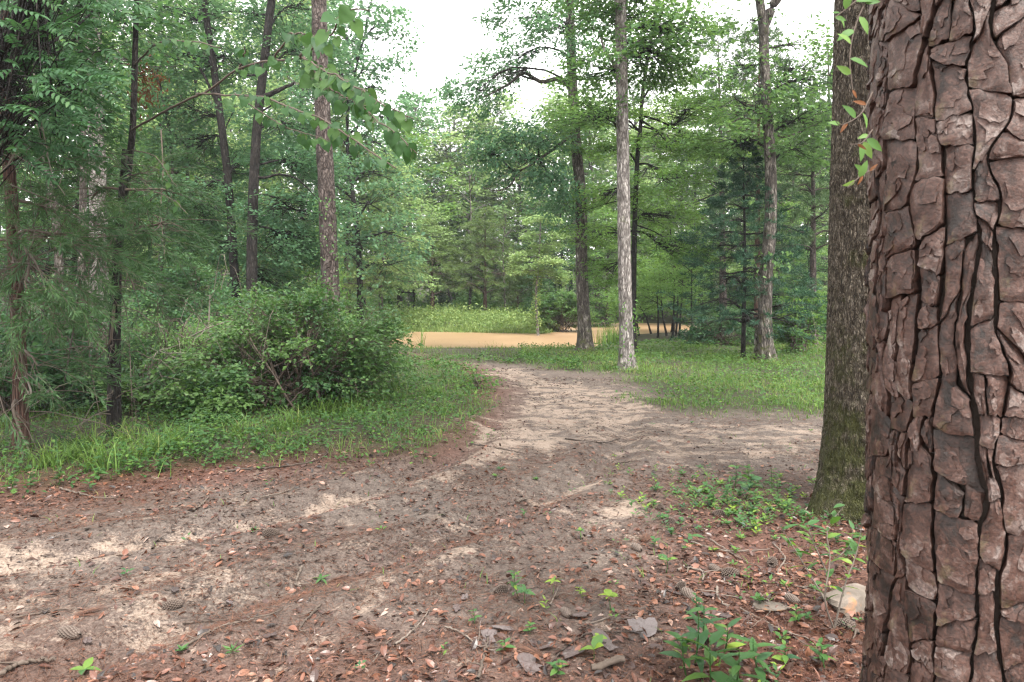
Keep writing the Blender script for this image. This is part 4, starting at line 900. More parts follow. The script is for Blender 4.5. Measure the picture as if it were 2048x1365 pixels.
shrub('leafy shrub at the back of the thicket below the tall pine', (545, 752), 150, 592, 'leaf_mid', 703, nb=34, L=.06, W=.035)
shrub('thin straggling shrub full of dead twigs left of the bramble thicket', (345, 800), 120, 620, 'leaf_mid', 704, nb=26, ntw=12, lpt=16, stems=36)
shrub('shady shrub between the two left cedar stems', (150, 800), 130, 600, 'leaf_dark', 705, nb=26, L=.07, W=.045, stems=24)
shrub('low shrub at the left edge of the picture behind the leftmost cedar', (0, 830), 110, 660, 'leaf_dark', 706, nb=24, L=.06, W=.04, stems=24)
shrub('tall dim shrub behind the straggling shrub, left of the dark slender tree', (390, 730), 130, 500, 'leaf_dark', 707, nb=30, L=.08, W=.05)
shrub('bright low shrub just left of the mossy trunk at the end of the lawn', (1600, 706), 48, 590, 'leaf_bright', 708, nb=18, L=.09, W=.055)
shrub('dark shrub at the end of the lawn right of the forked tree', (1575, 684), 75, 545, 'leaf_dark', 709, nb=26, L=.11, W=.07)
shrub('rounded shrub overhanging the water at the tip of the islet', (1125, 667), 68, 572, 'leaf_mid', 710, nb=34, L=.14, W=.075, ntw=14, lpt=18, stems=10, tint=(.3, 1.1), lift=.5)
shrub('low dark bushy patch under the young dark conifer', (1440, 690), 65, 610, 'leaf_dark', 711, nb=18, L=.09, W=.05)
shrub('small broad leaved bush at the near side of the bramble thicket', (655, 790), 60, 735, 'leaf_mid', 712, nb=14, L=.075, W=.05, stems=6)
shrub('loose leafy shrub filling the gap left of the big bramble thicket', (455, 800), 75, 668, 'leaf_mid', 715, nb=20, ntw=12, lpt=14, stems=16, L=.06, W=.036)
shrub('low tangled shrub right of the dark cedar foot', (285, 822), 62, 715, 'leaf_bush', 716, nb=16, ntw=10, lpt=14, stems=14, L=.055, W=.034)
shrub('low leafy sprouts at the verge in front of the dark hollow', (420, 835), 60, 770, 'leaf_bush', 713, nb=14, L=.06, W=.04, stems=6)
shrub('broad leaved sprig standing alone at the left side of the sandy track', (952, 778), 15, 742, 'leaf_bright', 714, nb=6, L=.07, W=.045, ntw=6, lpt=8, stems=3)

# ------------------------------------------------------------------ undergrowth and far bank growth
def clumps(name, spots, leafm, seed, n, L, W, up=.6, kind='stuff'):
    R = rng(seed); gl = Geo()
    for x, y, w, h in spots:
        z = float(gz(np.array([x]), np.array([y]))[0])
        m = int(n*w*w*max(h, .3)); u = R.normal(size=(m, 3))*np.array([w*.5, w*.5, 0]); q = R.random(m)**.7
        c = np.array([x, y, z]) + u*(1.1-.5*q)[:, None] + UP*(h*q*np.exp(-(u[:, 0]**2+u[:, 1]**2)/(w*w)))[:, None]
        leaves(gl, c, R.normal(size=(m, 3))*np.array([1, 1, .6])+UP*up*R.random((m, 1)), UP+R.normal(size=(m, 3))*.5, L*(.6+.8*R.random(m)), W, np.clip(.5+R.normal()*.15+R.normal(size=m)*.18, 0, 1), .18)
    setting(name, gl, M[leafm], kind)
R = rng(800)
clumps('undergrowth', [(x, y, R.uniform(.7, 1.4), R.uniform(.5, 1.7)) for x, y in [(-(.30+.62*R.random())*y, y) for y in R.uniform(11.5, 30, 95)]], 'leaf_dark', 801, 150, .10, .06)
clumps('bank_undergrowth', [(R.uniform(-24, 22), R.uniform(48, 60), R.uniform(1.2, 2.2), R.uniform(.8, 2.4)) for i in range(120)] + [(R.uniform(8.5, 20), R.uniform(22, 34), R.uniform(.6, 1.2), R.uniform(.3, 1.2)) for i in range(40)] + [(R.uniform(14, 32), R.uniform(12, 48), R.uniform(.8, 1.8), R.uniform(.5, 1.8)) for i in range(60)], 'leaf_mid', 802, 60, .24, .14)
def islet_cover():
    R = rng(810); n = 34000
    x = R.uniform(-12, 2.6, n); y = R.uniform(33.2, 47, n); d = sdist(POND, x, y); k = (d > -.05) & (x < 2.9-.25*(y-34)*0); x, y, d = x[k], y[k], d[k]
    z = gz(x, y); hh = (.2+.55*sst(.1, 1.5, d))*np.clip(3.6*fbm(x*1.3, y*1.3, 0, 12, 4)-1.05, .15, 1.7) ; q = R.random(len(x))
    C = np.stack([x, y, z + hh*q], -1); gl = Geo()
    leaves(gl, C, R.normal(size=C.shape)+UP*.5, UP+R.normal(size=C.shape)*.5, .15*(.6+.8*R.random(len(x))), .085, np.clip(.25+.45*fbm(x*1.7, y*1.7, 0, 13)+R.normal(size=len(x))*.22, 0, 1), .15)
    # blades at the water line
    m = 9000; x = R.uniform(-9, 2.6, m); y = R.uniform(33, 37, m); d = sdist(POND, x, y); k = (d > -.15) & (d < 1.3); x, y = x[k], y[k]
    h = R.uniform(.12, .5, len(x))*np.clip(3*fbm(x*2.1, y*2.1, 0, 14)-.7, .3, 1.5); a = R.random(len(x))*6.28; D = np.stack([np.cos(a)*.45, np.sin(a)*.45, 1+0*a], -1)
    leaves(gl, np.stack([x, y, gz(x, y)+h*.45], -1), D, rdir(R, len(x)), h, .035, np.clip(.6+R.normal(size=len(x))*.25, 0, 1), 0)
    setting('islet_greenery', gl, M['island'], 'stuff')
islet_cover()

# ------------------------------------------------------------------ grass and weeds
def blades(name, x, y, h, w, leafm, seed, lean=.5, tint=None, seg=3):
    R = rng(seed); n = len(x); a = R.random(n)*6.28; d = np.stack([np.cos(a), np.sin(a), 0*a], -1); s = np.stack([-np.sin(a), np.cos(a), 0*a], -1)
    base = np.stack([x, y, gz(x, y)-.01], -1); ln = (lean*(.3+R.random(n)))[:, None]; h = h[:, None]; w = np.broadcast_to(w, (n,))[:, None]
    rows = []
    for i in range(seg+1):
        q = i/seg; c = base + d*h*ln*q*q + UP*h*(q-.35*ln*q*q); ww = w*(1-q)**.7*.5 + .0004
        rows += [c - s*ww, c + s*ww]
    V = np.stack(rows, 1); f = (np.arange(n)[:, None, None]*(2*seg+2) + np.array([[2*i, 2*i+1, 2*i+3, 2*i+2] for i in range(seg)])[None]).reshape(-1, 4)
    g = Geo(); g.add(V.reshape(-1, 3), f, np.repeat(np.clip(.5+R.normal(size=n)*.22, 0, 1) if tint is None else tint, 2*seg+2))
    return g
def scatter(R, n, x0, x1, y0, y1, dens):
    x = R.uniform(x0, x1, n); y = y0*(y1/y0)**R.random(n) if y0 > 0 else R.uniform(y0, y1, n)
    k = R.random(n) < dens(x, y); return x[k], y[k]
def lawn():
    R = rng(820)
    pat = lambda x, y: np.clip(2.3*fbm(x*1.0, y*1.0, 0, 55, 5)-.55, .08, 1.2)
    x, y = scatter(R, 230000, -7, 15, 8.5, 26, lambda x, y: green_m(x, y)*(np.where(x > .3, 1, .3))*(sdist(POND, x, y) > .05)*pat(x, y)*(x > -.27*y))
    g = blades('g', x, y, (.04+.13*R.random(len(x))*pat(x, y))*np.where(y > 21, .55, np.where(y > 17, 1.2, 1)), .010*np.maximum(1, y/13), 'grass', 821, .8, np.clip(.42+1.1*(fbm(x*.7, y*.7, 0, 71)-.5)+R.normal(size=len(x))*.24, 0, 1), seg=2)
    setting('grass', g, M['grass'], 'stuff')
    x, y = scatter(R, 70000, -9, 1, 5.6, 15, lambda x, y: green_m(x, y)*np.clip(2.0*fbm(x*1.6, y*1.6, 0, 57)-.6, .03, 1)*.8)
    g = blades('g', x, y, .03+.22*R.random(len(x))**2.5*fbm(x*2.3, y*2.3, 0, 61)*1.8, .007, 'grass', 822, 1.0, seg=2)
    setting('verge_grass', g, M['grass'], 'stuff')
    # creeping weeds
    R = rng(823); gl = Geo()
    x, y = scatter(R, 90000, -9, 1.5, 5.2, 17, lambda x, y: green_m(x, y)*np.clip(2.6*fbm(x*1.9, y*1.9, 0, 58)-.95, 0, .8))
    z = gz(x, y); h = .015 + .30*R.random(len(x))*np.clip(2*fbm(x*2.1, y*2.1, 0, 59)-.6, .05, 1); C = np.stack([x, y, z+h], -1)
    leaves(gl, C, R.normal(size=C.shape)*np.array([1, 1, .3]), UP+R.normal(size=C.shape)*.35, .048*(.5+.9*R.random(len(x)))*np.maximum(1, y/9), .032*np.maximum(1, y/9), np.clip(.45+R.normal(size=len(x))*.22, 0, 1), .15)
    x, y = scatter(R, 26000, .2, 12, 9, 24, lambda x, y: green_m(x, y)*np.clip(1.9*fbm(x*.8, y*.8, 0, 60)-.55, 0, 1)*(sdist(POND, x, y) > .3))
    C = np.stack([x, y, gz(x, y)+.03+.16*R.random(len(x))], -1)
    leaves(gl, C, R.normal(size=C.shape)*np.array([1, 1, .3]), UP+R.normal(size=C.shape)*.35, .06*np.maximum(1, y/14), .04*np.maximum(1, y/14), np.clip(.6+R.normal(size=len(x))*.2, 0, 1), .15)
    setting('weeds', gl, M['weed'], 'stuff')
    # sparse sprouts on the bare ground
    x, y = scatter(R, 5000, -3.5, 5, 2.4, 13, lambda x, y: (1-green_m(x, y))*(1-sand_m(x, y))*np.clip(2.2*fbm(x*1.2, y*1.2, 0, 62)-.85 + .5*sst(.2, 1.2, x)*sst(6, 4, y), 0, 1)*.5)
    g = blades('g', x, y, .03+.05*R.random(len(x)), .006, 'grass', 824, 1.0, seg=2)
    setting('sparse_sprouts', g, M['grass'], 'stuff')
lawn()
def tuft(px, py, h, n, seed, label, spread=.09):
    b = gp(px, py); R = rng(seed)
    x = b[0]+R.normal(size=n)*spread; y = b[1]+R.normal(size=n)*spread
    g = blades('g', x, y, h*(.45+.6*R.random(n)), .012, 'grass', seed+1, .95, np.clip(.55+R.normal(size=n)*.2, 0, 1), 5)
    return whole('grass_tuft', g, M['grass'], b, label, 'grass tuft', 'tall grass tufts along the left verge')
for i, (px, py, h, lb) in enumerate([(205, 936, .42, 'tall arching grass tuft at the front of the verge, below the dark cedar stem'), (172, 900, .38, 'grass tuft left of the foot of the dark cedar stem'), (150, 920, .3, 'lower grass tuft between the two cedar feet'),
    (318, 905, .36, 'broad grass tuft right of the foot of the dark cedar stem'), (352, 898, .36, 'leafy grass tuft in the middle of the left verge'), (285, 915, .3, 'small grass tuft at the front of the verge, near the tallest one'), (560, 862, .3, 'grass tuft in front of the bramble hollow'), (590, 850, .34, 'grass tuft right in front of the bramble hollow, close to the sandy rut'),
    (480, 868, .26, 'short grass tuft in front of the low leafy sprouts'), (640, 830, .34, 'grass tuft at the right foot of the bramble thicket'), (700, 826, .3, 'grass tuft below the right bramble lobe'), (90, 935, .3, 'grass tuft by the foot of the leftmost cedar'), (870, 790, .26, 'grass tuft on the verge beside the bend of the track'), (250, 880, .3, 'grass tuft just behind the dark cedar foot')]):
    tuft(px, py, h, 70, 850+i, lb)
# reedy tufts by the pond
for i, (px, py, h, lb) in enumerate([(843, 705, .9, 'single tall reed stalk in front of the pond water, far left'), (1215, 688, .9, 'tall green reed clump between the mottled tree and the pale trunk'), (1235, 690, .8, 'reed clump touching the left side of the pale trunk'), (980, 672, .8, 'tall pale rush clump at the waterline of the islet'), (872, 668, .7, 'low rush clump at the waterline toward the left of the islet'), (1070, 671, .7, 'rush clump at the right waterline of the islet')]):
    b = gp(px, py); R = rng(880+i); n = 14 if i == 0 else 90
    g = blades('g', b[0]+R.normal(size=n)*(.03 if i == 0 else .3), b[1]+R.normal(size=n)*.15, h*(.5+.6*R.random(n)), .03, 'grass', 881+i, .35, None, 4)
    whole('reed_clump', g, M['grass'] if i < 3 else M['island'], b, lb, 'reeds', 'reeds and rushes by the pond')

# ------------------------------------------------------------------ redbud reaching over from the left, each leaf its own piece
def heart_mesh(nm, seed):
    R = rng(seed); rows = []; prof = [(-.10, .30), (.02, .80), (.18, 1.0), (.38, .97), (.58, .74), (.78, .40), (.92, .13), (1.03, 0)]
    for i, (s_, w) in enumerate(prof):
        x = s_; sag = -.16*max(0, x)**2 + .03*R.normal()
        y0 = .02 if i == 0 else x
        rows += [(-w*.5, x - (.0 if i else .0), sag + .10*w), (0, y0 if i else .06, sag - .0), (w*.5, x, sag + .10*w + .03*R.normal())]
    V = np.array(rows); q = []
    for i in range(len(prof)-1):
        a, b = 3*i, 3*i+3; q += [[a, a+1, b+1, b], [a+1, a+2, b+2, b+1]]
    me = mesh(nm, Geo().add(V, q, (.2, .45, .6, .85)[seed % 4]), M['leaf_redbud'], smooth=True); return me
def lookrot(D, N):
    from mathutils import Matrix, Vector
    y = Vector(D).normalized(); x = y.cross(Vector(N)).normalized(); z = x.cross(y)
    return Matrix((x, y, z)).transposed()
def redbud():
    b = gp(233, 868); Y = b[1]; R = rng(900)
    t = thing('redbud_tree', 'slender leaning sapling on the left with big heart shaped leaves on long arching branches', 'tree', b)
    g = Geo(); trunk_geo(g, [b - UP*.05] + [at(x, y, Y) for x, y in ((233, 700), (235, 560), (240, 470), (250, 390), (260, 310), (266, 250), (269, 150), (273, 0), (276, -200))], .05, .022, 80, 12, .3, .08, 9); part('trunk', g, M['bark_dark'], t, True)
    me = [heart_mesh('leaf', k) for k in range(4)]
    br = [([(262, 262, Y), (328, 222, 6.6), (393, 188, 5.6), (475, 137, 4.6), (547, 118, 4.0), (608, 114, 3.6)], .013, .005, 10, .75), ([(393, 188, 5.6), (470, 188, 4.9), (547, 196, 4.4), (650, 239, 3.7), (700, 273, 3.4), (760, 310, 3.2), (805, 335, 3.1)], .008, .003, 46, .25),
          ([(475, 137, 4.6), (485, 105, 4.4), (494, 82, 4.3)], .007, .003, 4, .4), ([(600, 114, 3.6), (655, 140, 3.3), (700, 165, 3.0), (760, 200, 2.8), (838, 245, 2.7)], .006, .002, 46, .0), ([(600, 114, 3.6), (660, 80, 3.0), (690, 40, 2.6), (740, 25, 2.4)], .006, .002, 10, .2),
          ([(269, 130, Y), (300, 95, 6.6), (340, 78, 5.8), (390, 78, 5.0), (440, 88, 4.5)], .012, .003, 22, .3), ([(608, 114, 3.6), (660, 180, 3.3), (720, 220, 3.1), (790, 285, 2.9), (825, 325, 2.9)], .005, .002, 44, .1), ([(547, 118, 4.0), (590, 60, 3.7), (640, 70, 3.4)], .006, .002, 14, .2),
          ([(470, 188, 4.9), (540, 240, 4.5), (590, 270, 4.3), (650, 290, 4.1)], .005, .002, 22, .2), ([(250, 400, Y), (290, 380, 7.2), (350, 400, 6.8), (380, 430, 6.6)], .008, .003, 9, .3), ([(262, 300, Y), (310, 320, 7.2), (350, 380, 7.0)], .008, .003, 8, .3)]
    nleaf = 0
    for pts, ra, rb, nl, s0 in br:
        P = spline(np.array([at(x, y, d) for x, y, d in pts]), 30); P[1:] += np.cumsum(R.normal(size=(29, 3))*.004, 0)
        gg = Geo(); tubes(gg, P, np.linspace(ra, rb, 30), 7, .45)
        pet = []
        for k in range(nl):
            s_ = s0 + (1-s0)*(k+.5)/nl; i = min(28, int(s_*29)); p = P[i]; tan = nrm(P[i+1]-P[i]); side = nrm(np.cross(tan, UP))*(1 if k % 2 else -1)
            size = .066*(.55+.65*R.random())
            pd = nrm(side*.8 + tan*.5 + R.normal(size=3)*.35 - UP*.3); q = p + pd*size*.55; pet.append([p, (p+q)/2+UP*.004, q])
            D = nrm(pd*.5 - UP*(.45+.5*R.random()) + R.normal(size=3)*.25)
            N = nrm(np.array([0, -.75, .55]) + R.normal(size=3)*.42)
            o = link('leaf', me[R.integers(4)], t); o.location = tuple(q - b); o.rotation_mode = 'QUATERNION'; o.rotation_quaternion = lookrot(D, N).to_quaternion(); o.scale = (size*(.85+.2*R.random()), size, size); nleaf += 1
        tubes(gg, np.array(pet), np.full((len(pet), 3), .0012), 4, .6)
        part('branch', gg, M['twig'], t, True)
redbud()

# ------------------------------------------------------------------ sumac fronds, top left
def frond_mesh(seed, L=.42):
    R = rng(seed); g = Geo(); k = np.linspace(0, 1, 9); P = np.stack([0*k, k*L, -.30*L*k*k], -1); C, D = [], []
    for s_ in np.linspace(.14, .95, 9):
        for sd in (-1, 1):
            C.append([0, s_*L, -.30*L*s_*s_]); D.append([sd, .45, -.25+.2*R.normal()])
    C.append(P[-1]); D.append([0, 1, -.6]); C, D = np.array(C), np.array(D)
    big_leaves(g, C, D, np.tile(UP, (len(C), 1))+R.normal(size=C.shape)*.2, .085*(.7+.5*R.random(len(C))), .030, np.clip(.45+R.normal(size=len(C))*.15, 0, 1), 0, .25)
    tubes(g, P, np.linspace(.003, .001, 9), 4, .3, 0)
    return mesh('frond', g, M['frond'], smooth=True)
def sumac():
    b = onground(-5.0, 5.9); R = rng(910); t = thing('sumac_tree', 'small tree with feather leaved fronds leaning in at the upper left corner', 'tree', b)
    g = Geo(); path = [b-UP*.05, b+np.array([.1, .1, 1.2]), at(-60, 250, 5.8), at(30, 60, 5.6), at(90, -120, 5.4)]; P = trunk_geo(g, path, .05, .02, 50, 10, .3, .06, 3); part('trunk', g, M['bark_dark'], t, True)
    me = [frond_mesh(i) for i in range(4)]; gg = Geo()
    for i in range(420):
        px, py = R.uniform(-60, 250), R.uniform(-130, 330)
        if px > 215 - .35*max(0, py-60) or (py > 180 and px > 150): continue
        Yd = R.uniform(5.2, 7.2); p = at(px, py, Yd); src = P[R.integers(20, 49)]
        if i % 2 == 0: tubes(gg, np.stack([src, (src+p)/2+UP*.1, p]), np.array([.010, .007, .004]), 4, .4)
        a = R.normal()*.9 + .2; D = np.array([math.cos(a)*.9, -abs(math.sin(a))*.8, R.normal()*.25]); N = nrm(UP*.9 + np.array([0, -.35, 0]) + R.normal(size=3)*.25)
        o = link('frond', me[i % 4], t); o.location = tuple(p-b); o.rotation_mode = 'QUATERNION'; o.rotation_quaternion = lookrot(D, N).to_quaternion(); s_ = .58+.45*R.random(); o.scale = (s_, s_, s_)
    part('limb', gg, M['bark_dark'], t, True)
    gl, gw = Geo(), Geo()
    for (px, py, Yd) in ((60, -60, 7.0), (150, 60, 7.6), (20, 200, 7.2), (130, 240, 7.8), (200, -40, 7.4), (90, 120, 7.4)):
        mass(gw, gl, R, P[35], at(px, py, Yd), (.8, .6, .5), 36, 24, .10, .045, tw=.5, droop=.3, wood_r=.012)
    part('twig', gw, M['bark_dark'], t, True); part('crown', gl, M['leaf_dark'], t)
sumac()

# hanging vines and pale dead stems on the left
def strands():
    for i, (pts, Yd, r, lb, ti) in enumerate([
        ([(60, 150), (62, 230), (75, 215), (92, 290), (105, 350), (130, 390)], 6.4, .007, 'pale vine hanging in loops between the two left cedars', .9), ([(38, 290), (15, 330), (0, 345)], 6.0, .008, 'short pale dead twig at the left edge', .8), ([(0, 362), (60, 385), (120, 410), (170, 445)], 6.6, .007, 'long bare twig sagging across the left cedars', .7),
        ([(300, 880), (298, 780), (306, 720), (322, 700), (340, 712), (372, 722)], 9.0, .012, 'pale arching dead stem in front of the dark hollow', .95), ([(400, 800), (410, 760), (416, 720), (418, 640), (420, 590)], 10.6, .02, 'upright pale dead stem at the left of the bramble', .85), ([(260, 720), (300, 705), (350, 690), (420, 655), (470, 640)], 10.0, .016, 'fallen dead branch slanting up into the thicket', .75),
        ([(180, 470), (176, 600), (180, 720), (205, 860)], 8.2, .007, 'thin brown vine hanging beside the dark cedar stem', .55), ([(235, 560), (255, 640), (262, 760), (265, 860)], 7.4, .006, 'slim reddish vine hanging right of the dark cedar stem', .6), ([(322, 260), (326, 340), (322, 420), (330, 520)], 12, .012, 'bare hanging vine below the brown leaf clump', .5), ([(160, 560), (150, 640), (130, 760), (128, 800)], 8.0, .012, 'dark bent stem between the left cedars', .1),
        ([(40, 700), (55, 760), (62, 790), (50, 830)], 6.6, .012, 'forked pale dead branch leaning on the leftmost cedar', .85), ([(370, 790), (400, 770), (420, 720), (424, 690)], 9.4, .014, 'grey dead branch at the edge of the dark hollow', .7)]):
        R = rng(930+i); P = spline(np.array([at(x, y, Yd + .15*R.normal()) for x, y in pts]), 40); g = Geo(); tubes(g, P, np.linspace(r, r*.45, 40), 7, ti)
        k = 7; st = P[R.integers(6, 38, k)]; d = R.normal(size=(k, 3))*.25; q = np.linspace(0, 1, 5)[None, :, None]
        Q = st[:, None] + d[:, None]*q + R.normal(size=(k, 5, 3))*.015*q; tubes(g, Q, np.linspace(r*.5, .001, 5)[None].repeat(k, 0), 4, ti)
        whole('vine' if 'vine' in lb else 'dead_branch', g, M['twig'], P[0], lb, 'vine' if 'vine' in lb else 'branch', None, True)
strands()
def dead_clump():
    R = rng(945); c = at(292, 172, 8.2); gl = Geo(); n = 420; n = 260; u = R.normal(size=(n, 3))*np.array([.10, .10, .17])
    leaves(gl, c+u, R.normal(size=(n, 3))-UP, rdir(R, n), .065, .022, R.random(n)*.35, .3)
    tubes(gl, np.stack([at(268, 140, 7.8), at(285, 150, 8.1), c]), np.array([.008, .006, .003]), 5, .2)
    whole('dead_leaf_clump', gl, M['needle_brown'], c, 'clump of withered brown leaves hanging beside the sapling stem', 'dead leaves')['kind'] = 'stuff'
dead_clump()

# ------------------------------------------------------------------ leaf litter, needles, chips
def litter():
    R = rng(950)
    def lay(n, x0, x1, y0, y1, dens):
        return scatter(R, n, x0, x1, y0, y1, lambda x, y: dens(x, y)*(np.abs(x) < .95*y+.6))
    red = lambda x, y: np.clip(.34 + .75*sst(-.2, .9, x-.10*y)*sst(6.8, 4.6, y) + .9*sst(3.5, 2.4, y) + .7*sst(1.0, .1, np.abs(sdist(GREEN[0], x, y)-.25)), 0, 1)
    base = lambda x, y: (1-.96*sand_m(x, y))*(1-.6*green_m(x, y))*np.clip(1.7*fbm(x*1.6, y*1.6, 0, 91)-.25, .05, 1)
    # flat curled leaves
    x, y = lay(270000, -6, 5, 2.1, 9.5, lambda x, y: base(x, y)*red(x, y)*sst(10, 3.5, y)); n = len(x)
    N = nrm(UP + R.normal(size=(n, 3))*.45); a = R.random(n)*6.28; D = np.stack([np.cos(a), np.sin(a), 0*a], -1); D = nrm(D - N*(D*N).sum(-1, keepdims=True))
    L = .009 + .048*R.random(n)**2.6; g = Geo()
    big = L > .036
    C = np.stack([x, y, gz(x, y) + .004 + .008*R.random(n)], -1)
    tin = np.clip(.36 + R.normal(size=n)*.22 + .4*(R.random(n) < .06), 0, 1)
    leaves(g, C[~big], D[~big], N[~big], L[~big], L[~big]*(.22+.45*R.random((~big).sum())), tin[~big], .2)
    big_leaves(g, C[big], D[big], N[big], L[big]*1.1, L[big]*(.28+.4*R.random(big.sum())), tin[big], 0, .25)
    setting('leaf_litter', g, M['litter'], 'stuff')
    # needles
    x, y = lay(230000, -7, 6, 2.1, 10, lambda x, y: (1-.9*sand_m(x, y))*(1-.7*green_m(x, y))*np.clip(3.2*fbm(x*1.6, y*2.6, 0, 93)-1.05, .03, 1)*sst(12, 4, y)); n = len(x)
    a = R.random(n)*6.28; D = np.stack([np.cos(a), np.sin(a), R.normal(size=n)*.12], -1); g = Geo()
    leaves(g, np.stack([x, y, gz(x, y)+.005+.01*R.random(n)], -1), D, UP+R.normal(size=(n, 3))*.3, .07+.10*R.random(n), .0022*np.maximum(1, y/4.5), np.clip(.45+R.normal(size=n)*.2, 0, 1), 0)
    setting('pine_needles', g, M['needles'], 'stuff')
    # dark chips and bits along the track
    x, y = lay(60000, -5, 7, 3.5, 19, lambda x, y: (1-.8*green_m(x, y))*np.clip(3.6*fbm(x*1.1, y*1.9, 0, 95)-1.5, .02, 1)); n = len(x)
    a = R.random(n)*6.28; D = np.stack([np.cos(a), np.sin(a)*.6, R.normal(size=n)*.15], -1); g = Geo()
    leaves(g, np.stack([x, y, gz(x, y)+.008], -1), D, UP+R.normal(size=(n, 3))*.5, (.02+.05*R.random(n)**2)*np.maximum(1, y/9), .009*np.maximum(1, y/8), np.clip(.15+R.normal(size=n)*.14, 0, 1), .2)
    setting('bark_debris', g, M['needles'], 'stuff')
litter()

# ------------------------------------------------------------------ sticks, cones, bark flakes, stones, seedlings
def stick(pts, r, label, ti=.55, twigs=3, seed=0, lift=.006):
    r = r*.78; ti = ti*.85
    R = rng(seed+960); c = [gp(x, y) for x, y in pts]; P = spline(np.array(c) + UP*(r+lift), 34); P[1:-1] += R.normal(size=(32, 3))*r*.35
    g = Geo(); tubes(g, P, np.linspace(r, r*.5, 34)*(1+.25*(vn(np.arange(34)*.9, seed, 0, 3)-.5)), 8, np.clip(ti+.3*(vn(np.arange(34)*.5, seed*3.1, 0, 4).repeat(8)-.5), 0, 1))
    for k in range(twigs):
        p = P[R.integers(4, 30)]; d = np.array([R.normal(), R.normal(), .25*R.random()])*.07; q = np.linspace(0, 1, 5)[:, None]
        tubes(g, p + d*q + R.normal(size=(5, 3))*.003*q, np.linspace(r*.5, r*.2, 5), 5, ti)
    return whole('stick', g, M['twig'], P[0], label, 'stick', 'fallen sticks on the ground', True)
for i, (pts, r, ti, lb) in enumerate([
 ([(352, 1308), (400, 1280), (445, 1258), (508, 1244)], .009, .6, 'long pale stick lying across the lower left of the track'), ([(365, 1243), (430, 1246), (510, 1240), (560, 1225), (588, 1190), (600, 1178)], .006, .45, 'thin dark twig running from the long pale stick to the bent one'),
 ([(603, 1138), (592, 1150), (594, 1164), (602, 1178)], .011, .7, 'short bent grey stick in the middle of the bare track'), ([(305, 1102), (312, 1085), (340, 1074), (352, 1072)], .010, .3, 'dark crooked stick in the left rut'), ([(385, 1026), (405, 1012), (418, 996)], .012, .6, 'forked grey stick at the top left of the track, by the straw'),
 ([(520, 1000), (565, 988), (600, 975)], .009, .6, 'pale curved stick on the straw right of the forked one'), ([(455, 945), (540, 938), (610, 930), (650, 915), (655, 904)], .012, .3, 'long dark branch along the front edge of the verge'), ([(790, 1295), (830, 1262), (858, 1225)], .007, .7, 'pale stick at the left edge of the red leaf litter'),
 ([(955, 1365), (968, 1320), (978, 1278)], .010, .42, 'thick reddish stick at the bottom centre'), ([(745, 1330), (775, 1290), (805, 1270)], .005, .6, 'thin twig left of the thick reddish stick'), ([(890, 1258), (925, 1272), (955, 1295), (985, 1305), (1000, 1300)], .006, .75, 'pale lichened forked twig in the litter right of the bottom centre stick'),
 ([(1355, 1145), (1372, 1138), (1404, 1148), (1406, 1166)], .009, .85, 'bleached bent stick in the red litter left of the cone pair'), ([(1434, 1178), (1436, 1196), (1446, 1212), (1460, 1216)], .009, .85, 'bleached crooked stick below the cone pair'), ([(1180, 1252), (1250, 1230), (1268, 1235), (1282, 1228)], .005, .8, 'thin bleached twig below the yellow seedling'),
 ([(1090, 1340), (1170, 1275), (1280, 1268), (1400, 1262)], .006, .15, 'long thin blackish twig across the lower litter'), ([(1385, 1088), (1450, 1105), (1540, 1102)], .006, .85, 'long pale twig left of the young leafy shrub'), ([(1420, 1082), (1480, 1120), (1525, 1140)], .006, .75, 'pale twig crossing the long pale one'),
 ([(1545, 1090), (1570, 1120), (1556, 1150), (1590, 1175), (1640, 1190), (1660, 1200)], .007, .8, 'curved pale branch winding toward the stone'), ([(1480, 1220), (1560, 1262), (1640, 1290)], .006, .75, 'straight pale twig under the leafy shrub'), ([(1035, 1005), (1052, 996)], .014, .75, 'stubby pale stick at the left end of the orange rut'),
 ([(120, 980), (200, 1000), (240, 995)], .010, .6, 'grey stick in the straw below the left verge'), ([(1520, 1190), (1540, 1225), (1500, 1262)], .005, .7, 'fine pale twig left of the stone'), ([(1100, 1215), (1112, 1190), (1115, 1180)], .006, .75, 'small upright pale twig above the lower litter'), ([(640, 1215), (600, 1260), (612, 1268)], .008, .4, 'brown stub right of the long pale stick'),
 ([(1230, 930), (1270, 925), (1330, 920)], .008, .3, 'dark stick on the sand past the orange rut'), ([(940, 890), (1000, 900), (1050, 910)], .010, .2, 'dark branch piece at the edge of the far sand'), ([(1130, 880), (1200, 888), (1240, 880)], .010, .15, 'blackish stick lying on the far sand'), ([(30, 1240), (110, 1225), (160, 1222)], .007, .45, 'thin twig at the lower left edge'), ([(0, 1355), (50, 1330), (110, 1318)], .014, .5, 'thick brown branch end at the bottom left corner'), ([(1690, 1240), (1700, 1262), (1718, 1275)], .016, .5, 'stout stick end beside the huge pine, below the stone')]):
    stick(pts, r, lb, ti, 3, i)

